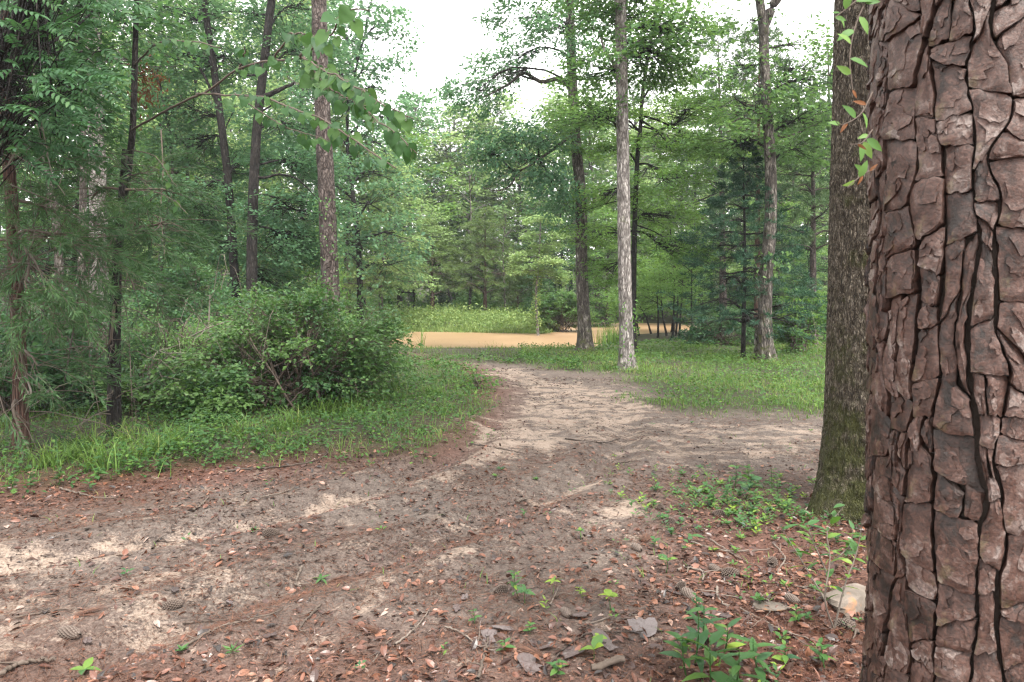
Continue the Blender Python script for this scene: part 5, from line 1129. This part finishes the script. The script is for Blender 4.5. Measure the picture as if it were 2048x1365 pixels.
def cone_mesh():
    g = Geo(); L, n = .095, 110; i = np.arange(n); s_ = (i+.5)/n; a = i*2.39996; rr = .021*np.sin(math.pi*(.10+.82*s_))**.8 + .002
    C = np.stack([rr*np.cos(a), (s_-.5)*L, rr*np.sin(a)], -1); rad_ = np.stack([np.cos(a), 0*a, np.sin(a)], -1)
    D = nrm(rad_*.75 + np.array([0, .8, 0])); N = nrm(rad_*.8 - np.array([0, .75, 0]))
    V = quads_from(C, D, N, .017, .014, .1)
    back = V - N[:, None]*.003
    g.add(np.concatenate([V, back], 1).reshape(-1, 3), (np.arange(n)[:, None, None]*8 + np.array([[0, 1, 2, 3], [7, 6, 5, 4], [2, 1, 5, 6], [3, 2, 6, 7], [1, 0, 4, 5], [0, 3, 7, 4]])[None]).reshape(-1, 4), np.repeat(np.array([.3, .4, .9, .4, .2, .2, .5, .2])[None], n, 0).ravel())
    k = np.linspace(0, 1, 9); tubes(g, np.stack([0*k, (k-.5)*L*.95, 0*k], -1), .017*np.sin(math.pi*(.06+.88*k))**.8, 10, .1)
    return mesh('pine_cone', g, tintmat('cone', [(0, (.018, .012, .010)), (.5, (.075, .054, .043)), (1, (.17, .14, .12))], .7, .3, 80, .2, .3), smooth=False)
def cones():
    me = cone_mesh()
    for i, (px, py, a, lb) in enumerate([(1430, 1143, .2, 'left cone of a pair lying end to end in the red litter'), (1461, 1151, -.3, 'right cone of a pair lying end to end in the red litter'), (1274, 1101, .1, 'single grey cone lying among seedlings left of the long pale twig'), (1362, 1178, .5, 'upper cone beside the bleached crooked stick'), (1378, 1196, .1, 'lower cone beside the bleached crooked stick'),
        (1322, 1020, 1.2, 'cone at the right edge of the small sand patch'), (1358, 1043, .3, 'cone in the litter right of the small sand patch'), (1440, 1032, .1, 'cone among green sprouts halfway to the mossy trunk'), (1340, 1048, 1.5, 'small cone left of two others beyond the sand patch'), (1002, 1186, .4, 'cone at the left edge of the red litter by a green seedling'), (1132, 1232, .2, 'dark cone left of a grey bark flake'),
        (542, 1071, .15, 'pale cone in the left rut beside a white stone chip'), (1690, 1255, .9, 'cone between the stone and the huge pine'), (1502, 1060, .4, 'cone below the mossy trunk in the sprouts'), (140, 1275, 1.1, 'dark cone at the lower left of the track'), (345, 1217, .1, 'brown cone on the bare lower left track'), (1585, 1205, .2, 'cone lying beside the flat grey stone'), (1545, 1130, .8, 'cone under the leafy shrub')]):
        b = gp(px, py) + UP*.016; o = link('pine_cone', me); o.location = tuple(b); o.rotation_euler = (.1*math.sin(i*3), i*1.1, a+math.pi/2*(i % 2) + .3); tag(o, lb, 'pine cone', 'fallen pine cones')
        s_ = .8+.35*((i*37) % 10)/10; o.scale = (s_, s_, s_)
cones()

def flake_geo(R, L, W, th=.004):
    n = 14; a = np.arange(n)*2*math.pi/n; rr = 1+.45*(vn(np.cos(a)*2.5+R.random()*20, np.sin(a)*2.5, 0, 3)-.5)*2 + .10*R.normal(size=n)
    top = np.stack([np.cos(a)*L*.5*rr, np.sin(a)*W*.5*rr, th + .3*th*R.normal(size=n)], -1); mid = top*np.array([.6, .6, 1.15]) + np.array([0, 0, .002])*R.normal(size=(n, 1)); bot = top*np.array([.94, .94, 0])
    V = np.concatenate([top, mid, bot, [[0, 0, th*1.5]]]); i = np.arange(n); j = (i+1) % n
    return V, np.concatenate([np.stack([i, j, n+j, n+i], -1), np.stack([2*n+i, 2*n+j, j, i], -1)]), np.stack([n+i, n+j, np.full(n, 3*n)], -1)
def flakes():
    fm = tintmat('bark_flake', [(0, (.02, .014, .013)), (.5, (.055, .037, .034)), (1, (.10, .082, .08))], .5, .45, 45, .5, .6, .4)
    R = rng(970); spots = [(1200, 1278, .10, 'reddish bark flake with a notched edge above the glossy heart leaf'), (1062, 1335, .13, 'broad pale grey bark flake at the bottom, left of the heart leaf'), (1140, 1312, .11, 'large pinkish bark flake beside the heart leaf'), (980, 1270, .09, 'grey bark flake pair, upper one, left of the lichened twig'), (975, 1280, .10, 'grey bark flake pair, lower one, left of the lichened twig'), (930, 1200, .06, 'oval grey bark flake standing alone on the left of the litter'), (1268, 1258, .10, 'dark slab of bark below the thin bleached twig'), (1350, 1190, .10, 'long dark bark slab left of the lower cones'), (1216, 1298, .08, 'blackish curled bark piece right of the heart leaf'), (1290, 1260, .13, 'dark purple bark strip above the long blackish twig'),
      (540, 1276, .06, 'pale grey bark chip on the lower left track'), (460, 1205, .04, 'small whitish chip on the sand'), (175, 1285, .05, 'greyish flake at the lower left'), (350, 1185, .05, 'flat grey flake on the sandy lower left track'), (720, 1152, .05, 'purplish flake beside the pine tuft'), (915, 1222, .05, 'brown flake just under the oval grey one'), (1010, 1262, .08, 'grey flake touching the dark seedling on the left'), (1165, 1235, .09, 'tall pale bark flake propped beside a cone'), (1440, 1235, .09, 'grey purple flake near the big leafed plant'), (1420, 1195, .07, 'violet grey flake above the big leafed plant'), (1090, 1300, .07, 'flat violet flake above the pale grey one')]
    for i, (px, py, L, lb) in enumerate(spots):
        b = gp(px, py); V, f4, f3 = flake_geo(R, L*1.15, L*.7); a = R.random()*3.1; c, s_ = math.cos(a), math.sin(a); V = V @ np.array([[c, s_, 0], [-s_, c, 0], [0, 0, 1]]); V[:, 2] += V[:, 0]*R.normal()*.15 + V[:, 1]*R.normal()*.15 + .012
        ti = .25 + .7*R.random(); g = Geo().add(V+b, f4, ti); g.v.append(np.zeros((0, 3))); g.t.append(np.zeros(0)); g.f.append(f3); g.m.append(np.zeros(len(f3)))
        whole('bark_flake', g, fm, b, lb, 'bark flake', 'fallen bark flakes', False)
flakes()

def stone(px, py, sx, sy, sz, seed, label, rz=0):
    n, m = 26, 16; a = np.arange(n)*2*math.pi/n; p = np.linspace(-.45*math.pi, .5*math.pi, m); A, Pp = np.meshgrid(a, p); d = np.stack([np.cos(A)*np.cos(Pp), np.sin(A)*np.cos(Pp), np.sin(Pp)], -1)
    r = np.full(A.shape, 1.3); R = rng(seed)
    for _ in range(16):
        k = rdir(R, 1)[0]; r = np.minimum(r, (.62+.3*R.random())/np.maximum((d*k).sum(-1), .05))
    r = r + .06*(fbm(d[..., 0]*4+seed, d[..., 1]*4, d[..., 2]*4, 5)-.5)
    V = d*r[..., None]*np.array([sx, sy, sz]); c, s_ = math.cos(rz), math.sin(rz); V = V @ np.array([[c, s_, 0], [-s_, c, 0], [0, 0, 1]]); b = gp(px, py); idx = np.arange(n*m).reshape(m, n)
    g = Geo().add((V+b).reshape(-1, 3), np.stack([idx[:-1], np.roll(idx[:-1], -1, 1), np.roll(idx[1:], -1, 1), idx[1:]], -1).reshape(-1, 4))
    return whole('stone', g, M['stone'], b, label, 'stone')
stone(1715, 1205, .19, .14, .085, 3, 'pale angular stone with a rusty orange face beside the huge pine', .5)
stone(1535, 1215, .11, .07, .022, 5, 'flat grey stone barely rising from the litter, left of the rusty one', .1)
stone(522, 1078, .018, .014, .014, 7, 'tiny white stone chip beside the pale cone', 0)
def wood_chunk():
    b = gp(1215, 1340); g = Geo(); R = rng(975); k = np.linspace(0, 1, 14)[:, None]; P = b + np.array([-.075, -.03, .018]) + k*np.array([.15, .06, .012]) + R.normal(size=(14, 3))*.002
    tubes(g, P, .012*(1+1.4*(vn(np.arange(14)*.8, 2, 0, 7)-.5)), 10, .45); tubes(g, P+np.array([.0, .02, -.004]), .012*(1+.6*(vn(np.arange(14)*.9, 5, 0, 7)-.5)), 8, .5)
    whole('wood_chunk', g, M['twig'], b, 'broken pale rotten wood chunk at the bottom centre of the litter', 'wood', None, True)
wood_chunk()

def leafy_plant(name, label, px, py, h, leaves_, L, W, seed, mat='seedling', tint=.4, stem=.003, whorl=False, spread=.5, group=None, cat='seedling', dirn=(0, 0)):
    R = rng(seed); b = gp(px, py); t = thing(name, label, cat, b, group); k = np.linspace(0, 1, 10)[:, None]
    top = np.array([dirn[0]*h + R.normal()*h*.12, dirn[1]*h + R.normal()*h*.12, h]); P = b + top*k + np.array([top[0], top[1], 0])*.3*np.sin(k*math.pi)
    g = Geo(); tubes(g, P, np.linspace(stem, stem*.4, 10), 6, .4); part('stem', g, M['twig'] if stem > .005 else M['weed'], t, True)
    a0 = R.random()*6.28
    for i in range(leaves_):
        s_ = 1 if whorl else .25 + .75*(i+.5)/leaves_; a = a0 + (i*2*math.pi/leaves_ if whorl else i*2.4) + R.normal()*.2; p = P[min(9, int(s_*9.2))]
        D = np.array([math.cos(a), math.sin(a), .25+spread*R.random()-.1]); gl = Geo(); l_ = L*(.7+.5*R.random())*(1.05-.35*s_ if not whorl else 1)
        big_leaves(gl, (p-0)[None], D[None], (UP+R.normal(size=3)*.25)[None], l_, W*l_/L, np.clip(tint+R.normal()*.13, 0, 1), 0, .45*R.random()+.1)
        part('leaf', gl, M[mat], t, True)
    return t
for i, a in enumerate([
 ('big_leafed_plant', 'broad green leafed plant at the bottom, largest leaves of the foreground', 1422, 1375, .20, 8, .16, .056, 'seedling', .35, .004, False, .5), ('big_leafed_plant', 'wide paired leaves on a red stem, right of the broad leafed plant at the bottom', 1468, 1390, .18, 7, .14, .05, 'seedling', .42, .004, False, .35), ('big_leafed_plant', 'upright narrow leafed plant behind the broad leafed one', 1390, 1330, .24, 9, .13, .04, 'seedling', .2, .004, False, .7),
 ('seedling', 'small bluish dark leafed seedling right of the lower cones', 1398, 1235, .12, 12, .045, .022, 'seedling', .08, .003, False, .5), ('seedling', 'single glossy heart shaped leaf standing upright in the litter', 1188, 1322, .05, 3, .07, .045, 'seedling', .75, .003, True, 1.6), ('seedling', 'yellow green seedling with three round leaves in the red litter', 1222, 1225, .08, 5, .06, .035, 'seedling', .95, .003, True, .5),
 ('seedling', 'pale green three leafed seedling above the heart leaf', 1195, 1290, .04, 5, .035, .02, 'seedling', .8, .002, True, .6), ('seedling', 'taller green seedling at the left edge of the red litter', 1036, 1195, .16, 12, .06, .024, 'seedling', .45, .003, False, .6), ('seedling', 'low green seedling below the taller left one', 1050, 1210, .07, 8, .05, .022, 'seedling', .45, .003, True, .4), ('seedling', 'yellowish whorled sprout right of the taller left seedling', 1106, 1190, .07, 7, .05, .014, 'seedling', .9, .002, True, .5),
 ('seedling', 'fine yellow green sprout in a row behind the yellow seedling', 1165, 1198, .06, 8, .045, .014, 'seedling', .85, .002, False, .5), ('seedling', 'narrow dark seedling beside the violet flakes', 950, 1250, .08, 8, .045, .018, 'seedling', .35, .002, False, .6), ('seedling', 'low trailing leaves left of the heart leaf', 1060, 1268, .05, 9, .04, .018, 'seedling', .55, .002, False, .4), ('seedling', 'small rosette near the bleached bent stick', 1332, 1148, .08, 8, .055, .022, 'seedling', .45, .003, True, .7), ('seedling', 'light sprout standing behind the grey single cone', 1162, 1080, .06, 5, .04, .026, 'seedling', .6, .002, True, .6),
 ('seedling', 'flat wide leaf sprout near the young leafy shrub, to its left', 1384, 1085, .04, 3, .08, .04, 'seedling', .35, .002, True, .2), ('seedling', 'bluish green vine sprout above the cones on the right', 1415, 985, .08, 7, .10, .055, 'seedling', .4, .003, False, .2), ('seedling', 'dark leafy sprout left of the mossy trunk foot', 1490, 1000, .22, 12, .11, .055, 'seedling', .2, .004, False, .4), ('seedling', 'second leafy sprout left of the mossy trunk, with raised top', 1470, 978, .2, 9, .10, .06, 'seedling', .3, .004, False, .3), ('seedling', 'fine leaved sprout close against the mossy trunk foot', 1560, 1010, .2, 16, .05, .016, 'weed', .55, .003, False, .7),
 ('seedling', 'tiny sprout on the bare lower left track', 165, 1362, .05, 4, .07, .035, 'seedling', .55, .002, True, .4), ('seedling', 'fallen green sprig beside the pine tuft', 640, 1165, .02, 5, .06, .02, 'seedling', .5, .002, True, .1), ('seedling', 'small green leaves at the bottom near the reddish stick', 1010, 1305, .06, 6, .05, .02, 'seedling', .5, .002, False, .5), ('seedling', 'bushy green seedling at the bottom edge, left of the wood chunk', 1110, 1355, .07, 9, .06, .026, 'seedling', .5, .003, False, .5), ('seedling', 'green seedling between the cones and the fine pale twig', 1495, 1160, .07, 8, .05, .02, 'seedling', .5, .002, False, .5), ('seedling', 'light spotted seedling near the flat grey stone', 1600, 1250, .09, 10, .05, .022, 'seedling', .6, .003, False, .5), ('seedling', 'ragged weed at the bottom edge in front of the huge pine', 1650, 1340, .12, 10, .08, .03, 'seedling', .45, .003, False, .6), ('seedling', 'small weed between the broad leafed plant and the huge pine', 1570, 1330, .09, 9, .06, .026, 'seedling', .4, .003, False, .5),
 ('seedling', 'bright leaf tip poking up before the lower right of the huge pine', 2010, 1480, .34, 7, .10, .035, 'seedling', .9, .004, False, .5)]):
    leafy_plant(*a[:8], 1000+i, *a[8:], group='seedlings in the litter' if a[0] == 'seedling' else 'broad leafed plants at the bottom')
def young_shrub():
    b = gp(1668, 1260); R = rng(990); t = thing('young_shrub', 'young leafy shrub with pale glossy leaves left of the huge pine', 'shrub', b)
    me = []
    for i, pts in enumerate([[(1668, 1260), (1650, 1200), (1660, 1120), (1655, 1060), (1690, 1010)], [(1668, 1260), (1690, 1170), (1712, 1110), (1725, 1045)], [(1650, 1200), (1620, 1150), (1590, 1100), (1565, 1060)], [(1655, 1150), (1625, 1080), (1615, 1050)], [(1660, 1130), (1700, 1090), (1706, 1060)]]):
        Yd = b[1]*1.0 + (i-2)*.05; P = spline(np.array([b if j == 0 and i < 2 else at(x, y, Yd) for j, (x, y) in enumerate(pts)]), 20); g = Geo(); tubes(g, P, np.linspace(.005, .0015, 20), 6, .8); part('stem', g, M['twig'], t, True)
        for k in range(13):
            p = P[min(19, 6+int(13*k/12))]; a = k*2.4+i; D = np.array([math.cos(a), math.sin(a)*.8, .35+.3*R.normal()]); gl = Geo(); l_ = .075*(.7+.5*R.random())
            big_leaves(gl, p[None], D[None], (UP+R.normal(size=3)*.35)[None], l_, l_*.36, np.clip(.5+R.normal()*.18, 0, 1), 0, .2); part('leaf', gl, M['seedling'], t, True)
young_shrub()
def creeper():
    R = rng(995); b = at(1722, 170, 1.62); t = thing('creeper', 'creeper sprays with green and withered orange leaves hanging from the huge pine', 'vine', b)
    for i, pts in enumerate([[(1750, -30), (1715, 40), (1700, 110), (1705, 180)], [(1745, 185), (1720, 230), (1680, 250), (1665, 225)], [(1745, 260), (1725, 285), (1700, 290)], [(1748, 340), (1725, 350), (1695, 375)], [(1740, -20), (1690, 20), (1670, 35)]]):
        P = spline(np.array([at(x, y, 1.62-.05*j) for j, (x, y) in enumerate(pts)]), 16); g = Geo(); tubes(g, P, np.linspace(.002, .0008, 16), 5, .35); part('stem', g, M['twig'], t, True)
        for k in range(7 if i in (0, 4) else 5):
            p = P[min(15, 3+2*k)]; a = R.random()*6.28; D = np.array([math.cos(a), -.3, math.sin(a)*.8-.3]); gl = Geo(); dry = R.random() < .28
            l_ = (.026 if dry else .036)*(.7+.6*R.random()); big_leaves(gl, p[None], D[None], (np.array([0, -1, .4])+R.normal(size=3)*.5)[None], l_, l_*(.3 if dry else .42), .6 if dry else .5+.3*R.normal(), 0, .3); part('leaf', gl, M['needle_brown'] if dry else M['leaf_bright'], t, True)
creeper()
def wooden_frame():
    Yd = 50.; b = onground((828-CX)/F*Yd, Yd); t = thing('post_frame', 'dark wooden post frame standing in the shade behind the islet', 'frame', b)
    for dx, h in ((0, 2.0), (-1.1, 2.0)):
        g = Geo(); tubes(g, np.stack([b+np.array([dx, 0, -.1]), b+np.array([dx, 0, h*.5]), b+np.array([dx, 0, h])]), np.array([.09, .085, .08]), 6, .0); part('post', g, M['crevice'], t)
    g = Geo(); tubes(g, np.stack([b+np.array([-1.3, .0, 1.75]), b+np.array([-.5, 0, 1.78]), b+np.array([.2, 0, 1.75])]), np.array([.07, .07, .07]), 6, .0); part('beam', g, M['crevice'], t)
wooden_frame()


# ------------------------------------------------------------------ damp air
def haze():
    x0, x1, y0, y1, z0, z1 = -270, 270, -70, 430, -3.5, 30
    v = [(x, y, z) for z in (z0, z1) for y in (y0, y1) for x in (x0, x1)]
    g = Geo().add(v, [[0, 2, 3, 1], [4, 5, 7, 6], [0, 1, 5, 4], [2, 6, 7, 3], [0, 4, 6, 2], [1, 3, 7, 5]])
    m, n, l = newmat('haze'); p = n.new('ShaderNodeVolumePrincipled'); p.inputs['Color'].default_value = (.86, .93, 1, 1); p.inputs['Density'].default_value = HAZE; p.inputs['Anisotropy'].default_value = .3
    o = n.new('ShaderNodeOutputMaterial'); l.new(p.outputs[0], o.inputs['Volume'])
    setting('haze', g, m, 'stuff')
HAZE = .0007
haze()

def needle_tufts():
    for i, (px, py, a0, lb) in enumerate([(655, 1168, .3, 'olive brown tuft of pine needles on the bare track'), (1155, 1318, .8, 'thick rust coloured needle tuft left of the glossy heart leaf'), (1085, 1318, 2.6, 'pale rust needle tuft above the broad grey bark flake'), (1290, 1088, 1.4, 'fan of rust needles behind the single grey cone'), (1478, 1152, 2.2, 'rust needle tuft right of the cone pair'), (150, 1235, .5, 'reddish needle tuft at the lower left edge of the track'), (760, 1270, 2.8, 'dark needle tuft between the two long sticks of the lower left')]):
        b = gp(px, py) + UP*.012; R = rng(1100+i); n = 90; a = a0 + R.normal(size=n)*.28; D = np.stack([np.cos(a), np.sin(a), .05+.08*R.normal(size=n)], -1); L = .10+.07*R.random(n); g = Geo()
        leaves(g, b + D*L[:, None]*.5 + R.normal(size=(n, 3))*np.array([.008, .008, .004]), D, UP+R.normal(size=(n, 3))*.3, L, .0022, np.clip(.5+R.normal(size=n)*.2, 0, 1), 0)
        whole('needle_tuft', g, M['needles'], b, lb, 'needle tuft', 'fallen tufts of pine needles')
needle_tufts()

def small_green():
    """tiny broad leaved sprouts all over the litter and along the verge"""
    R = rng(1200); gl = Geo()
    x, y = scatter(R, 2600, -4, 4, 2.3, 8.5, lambda x, y: (1-sand_m(x, y))*np.clip(.03 + .75*sst(.0, .9, x-.10*y)*sst(6.5, 4.2, y)*np.clip(2.4*fbm(x*1.6, y*1.6, 0, 64)-.7, 0, 1), 0, 1))
    cc = gp(1490, 1012); k_ = 330; x = np.r_[x, cc[0]+R.normal(size=k_)*.42]; y = np.r_[y, cc[1]+R.normal(size=k_)*.38]; ok = np.hypot(x-2.70, y-5.05) > .46; x, y = x[ok], y[ok]
    z = gz(x, y); tn = np.clip(.4+R.normal(size=len(x))*.25, 0, 1)
    for i in range(len(x)):
        n = R.integers(3, 9); a = R.random()*6.28 + np.arange(n)*2.4; h = .015 + .06*R.random()*np.arange(1, n+1)/n; r = .012+.018*R.random()
        C = np.stack([x[i]+np.cos(a)*r, y[i]+np.sin(a)*r, z[i]+h], -1); D = np.stack([np.cos(a), np.sin(a), .2+.3*R.random(n)], -1)
        l_ = .022+.03*R.random(); leaves(gl, C, D, UP+R.normal(size=(n, 3))*.25, l_*(.7+.6*R.random(n)), l_*(.35+.3*R.random()), np.clip(tn[i]+R.normal(size=n)*.1, 0, 1), .15)
    setting('sprouts', gl, M['seedling'], 'stuff')
    gl = Geo()
    x, y = scatter(R, 9000, -8, 1, 5.4, 14, lambda x, y: green_m(x, y)*np.clip(3*fbm(x*1.4, y*1.4, 0, 66)-1.2, 0, 1)*.7)
    n = 6; C = np.repeat(np.stack([x, y, gz(x, y)], -1), n, 0); m = len(C); a = R.random(m)*6.28; hh = np.repeat(.06+.28*R.random(len(x))**1.5, n)*R.random(m)
    C = C + np.stack([np.cos(a)*.04, np.sin(a)*.04, hh], -1)
    leaves(gl, C, np.stack([np.cos(a), np.sin(a), .1+.2*R.random(m)], -1), UP+R.normal(size=(m, 3))*.3, .055*(.6+.8*R.random(m)), .03, np.repeat(np.clip(.4+R.normal(size=len(x))*.25, 0, 1), n), .15)
    setting('verge_weeds', gl, M['weed'], 'stuff')
small_green()
for i, a in enumerate([(28, 985, .16, 'low broad leafed weed at the left edge of the picture'), (62, 975, .18, 'broad leafed weed at the front of the verge, near the left edge'), (118, 972, .16, 'broad leafed weed at the front of the verge below the leftmost cedar'), (195, 962, .12, 'small weed creeping over the red litter below the tallest grass tuft'), (262, 945, .13, 'small yellowish weed right of the tallest grass tuft'), (330, 945, .12, 'weed at the verge front, between two grass tufts'), (430, 925, .14, 'leafy weed in the middle of the verge front'), (520, 905, .16, 'leafy weed in front of the bramble hollow'), (610, 890, .14, 'leafy weed at the verge front above the long dark branch'), (690, 880, .16, 'leafy weed at the verge front near the sandy rut'), (770, 850, .16, 'weed clump on the verge beside the track, below the right bramble lobe'), (850, 868, .12, 'low weed at the tip of the verge beside the sand')]):
    leafy_plant('leafy_weed', a[3], a[0], a[1], a[2], 13, .075, .038, 1300+i, 'weed', .35+.04*(i % 5), .003, False, .35, 'leafy weeds along the verge', 'weed')
for i, a in enumerate([(1405, 1300, .20, 11, .12, .032, 'tall narrow leafed plant above the broad leafed one'), (1372, 1352, .16, 9, .12, .04, 'leaning narrow leafed plant at the bottom, left of the broad leafed one'), (1520, 1352, .15, 9, .11, .036, 'narrow leafed plant at the bottom right of the red stemmed one'), (1448, 1310, .15, 10, .10, .032, 'dense leafed plant behind the red stemmed one')]):
    leafy_plant('big_leafed_plant', a[6], a[0], a[1], a[2], a[3], a[4], a[5], 1330+i, 'seedling', .3+.08*i, .004, False, .6, 'broad leafed plants at the bottom')
for i, a in enumerate([(1455, 1010, .16, 'green sprout between the sand patch and the mossy trunk'), (1510, 1030, .18, 'leafy sprout close to the mossy trunk foot, in front'), (1545, 985, .2, 'tall thin sprout touching the mossy trunk foot on its left'), (1580, 1040, .16, 'sprout directly in front of the mossy trunk foot'), (1420, 1015, .12, 'low sprout right of the cone by the sand'), (1500, 965, .16, 'sprout behind the leafy ones left of the mossy trunk')]):
    leafy_plant('seedling', a[3], a[0], a[1], a[2], 14, .07, .03, 1350+i, 'weed', .4+.05*i, .003, False, .5, 'seedlings in the litter')
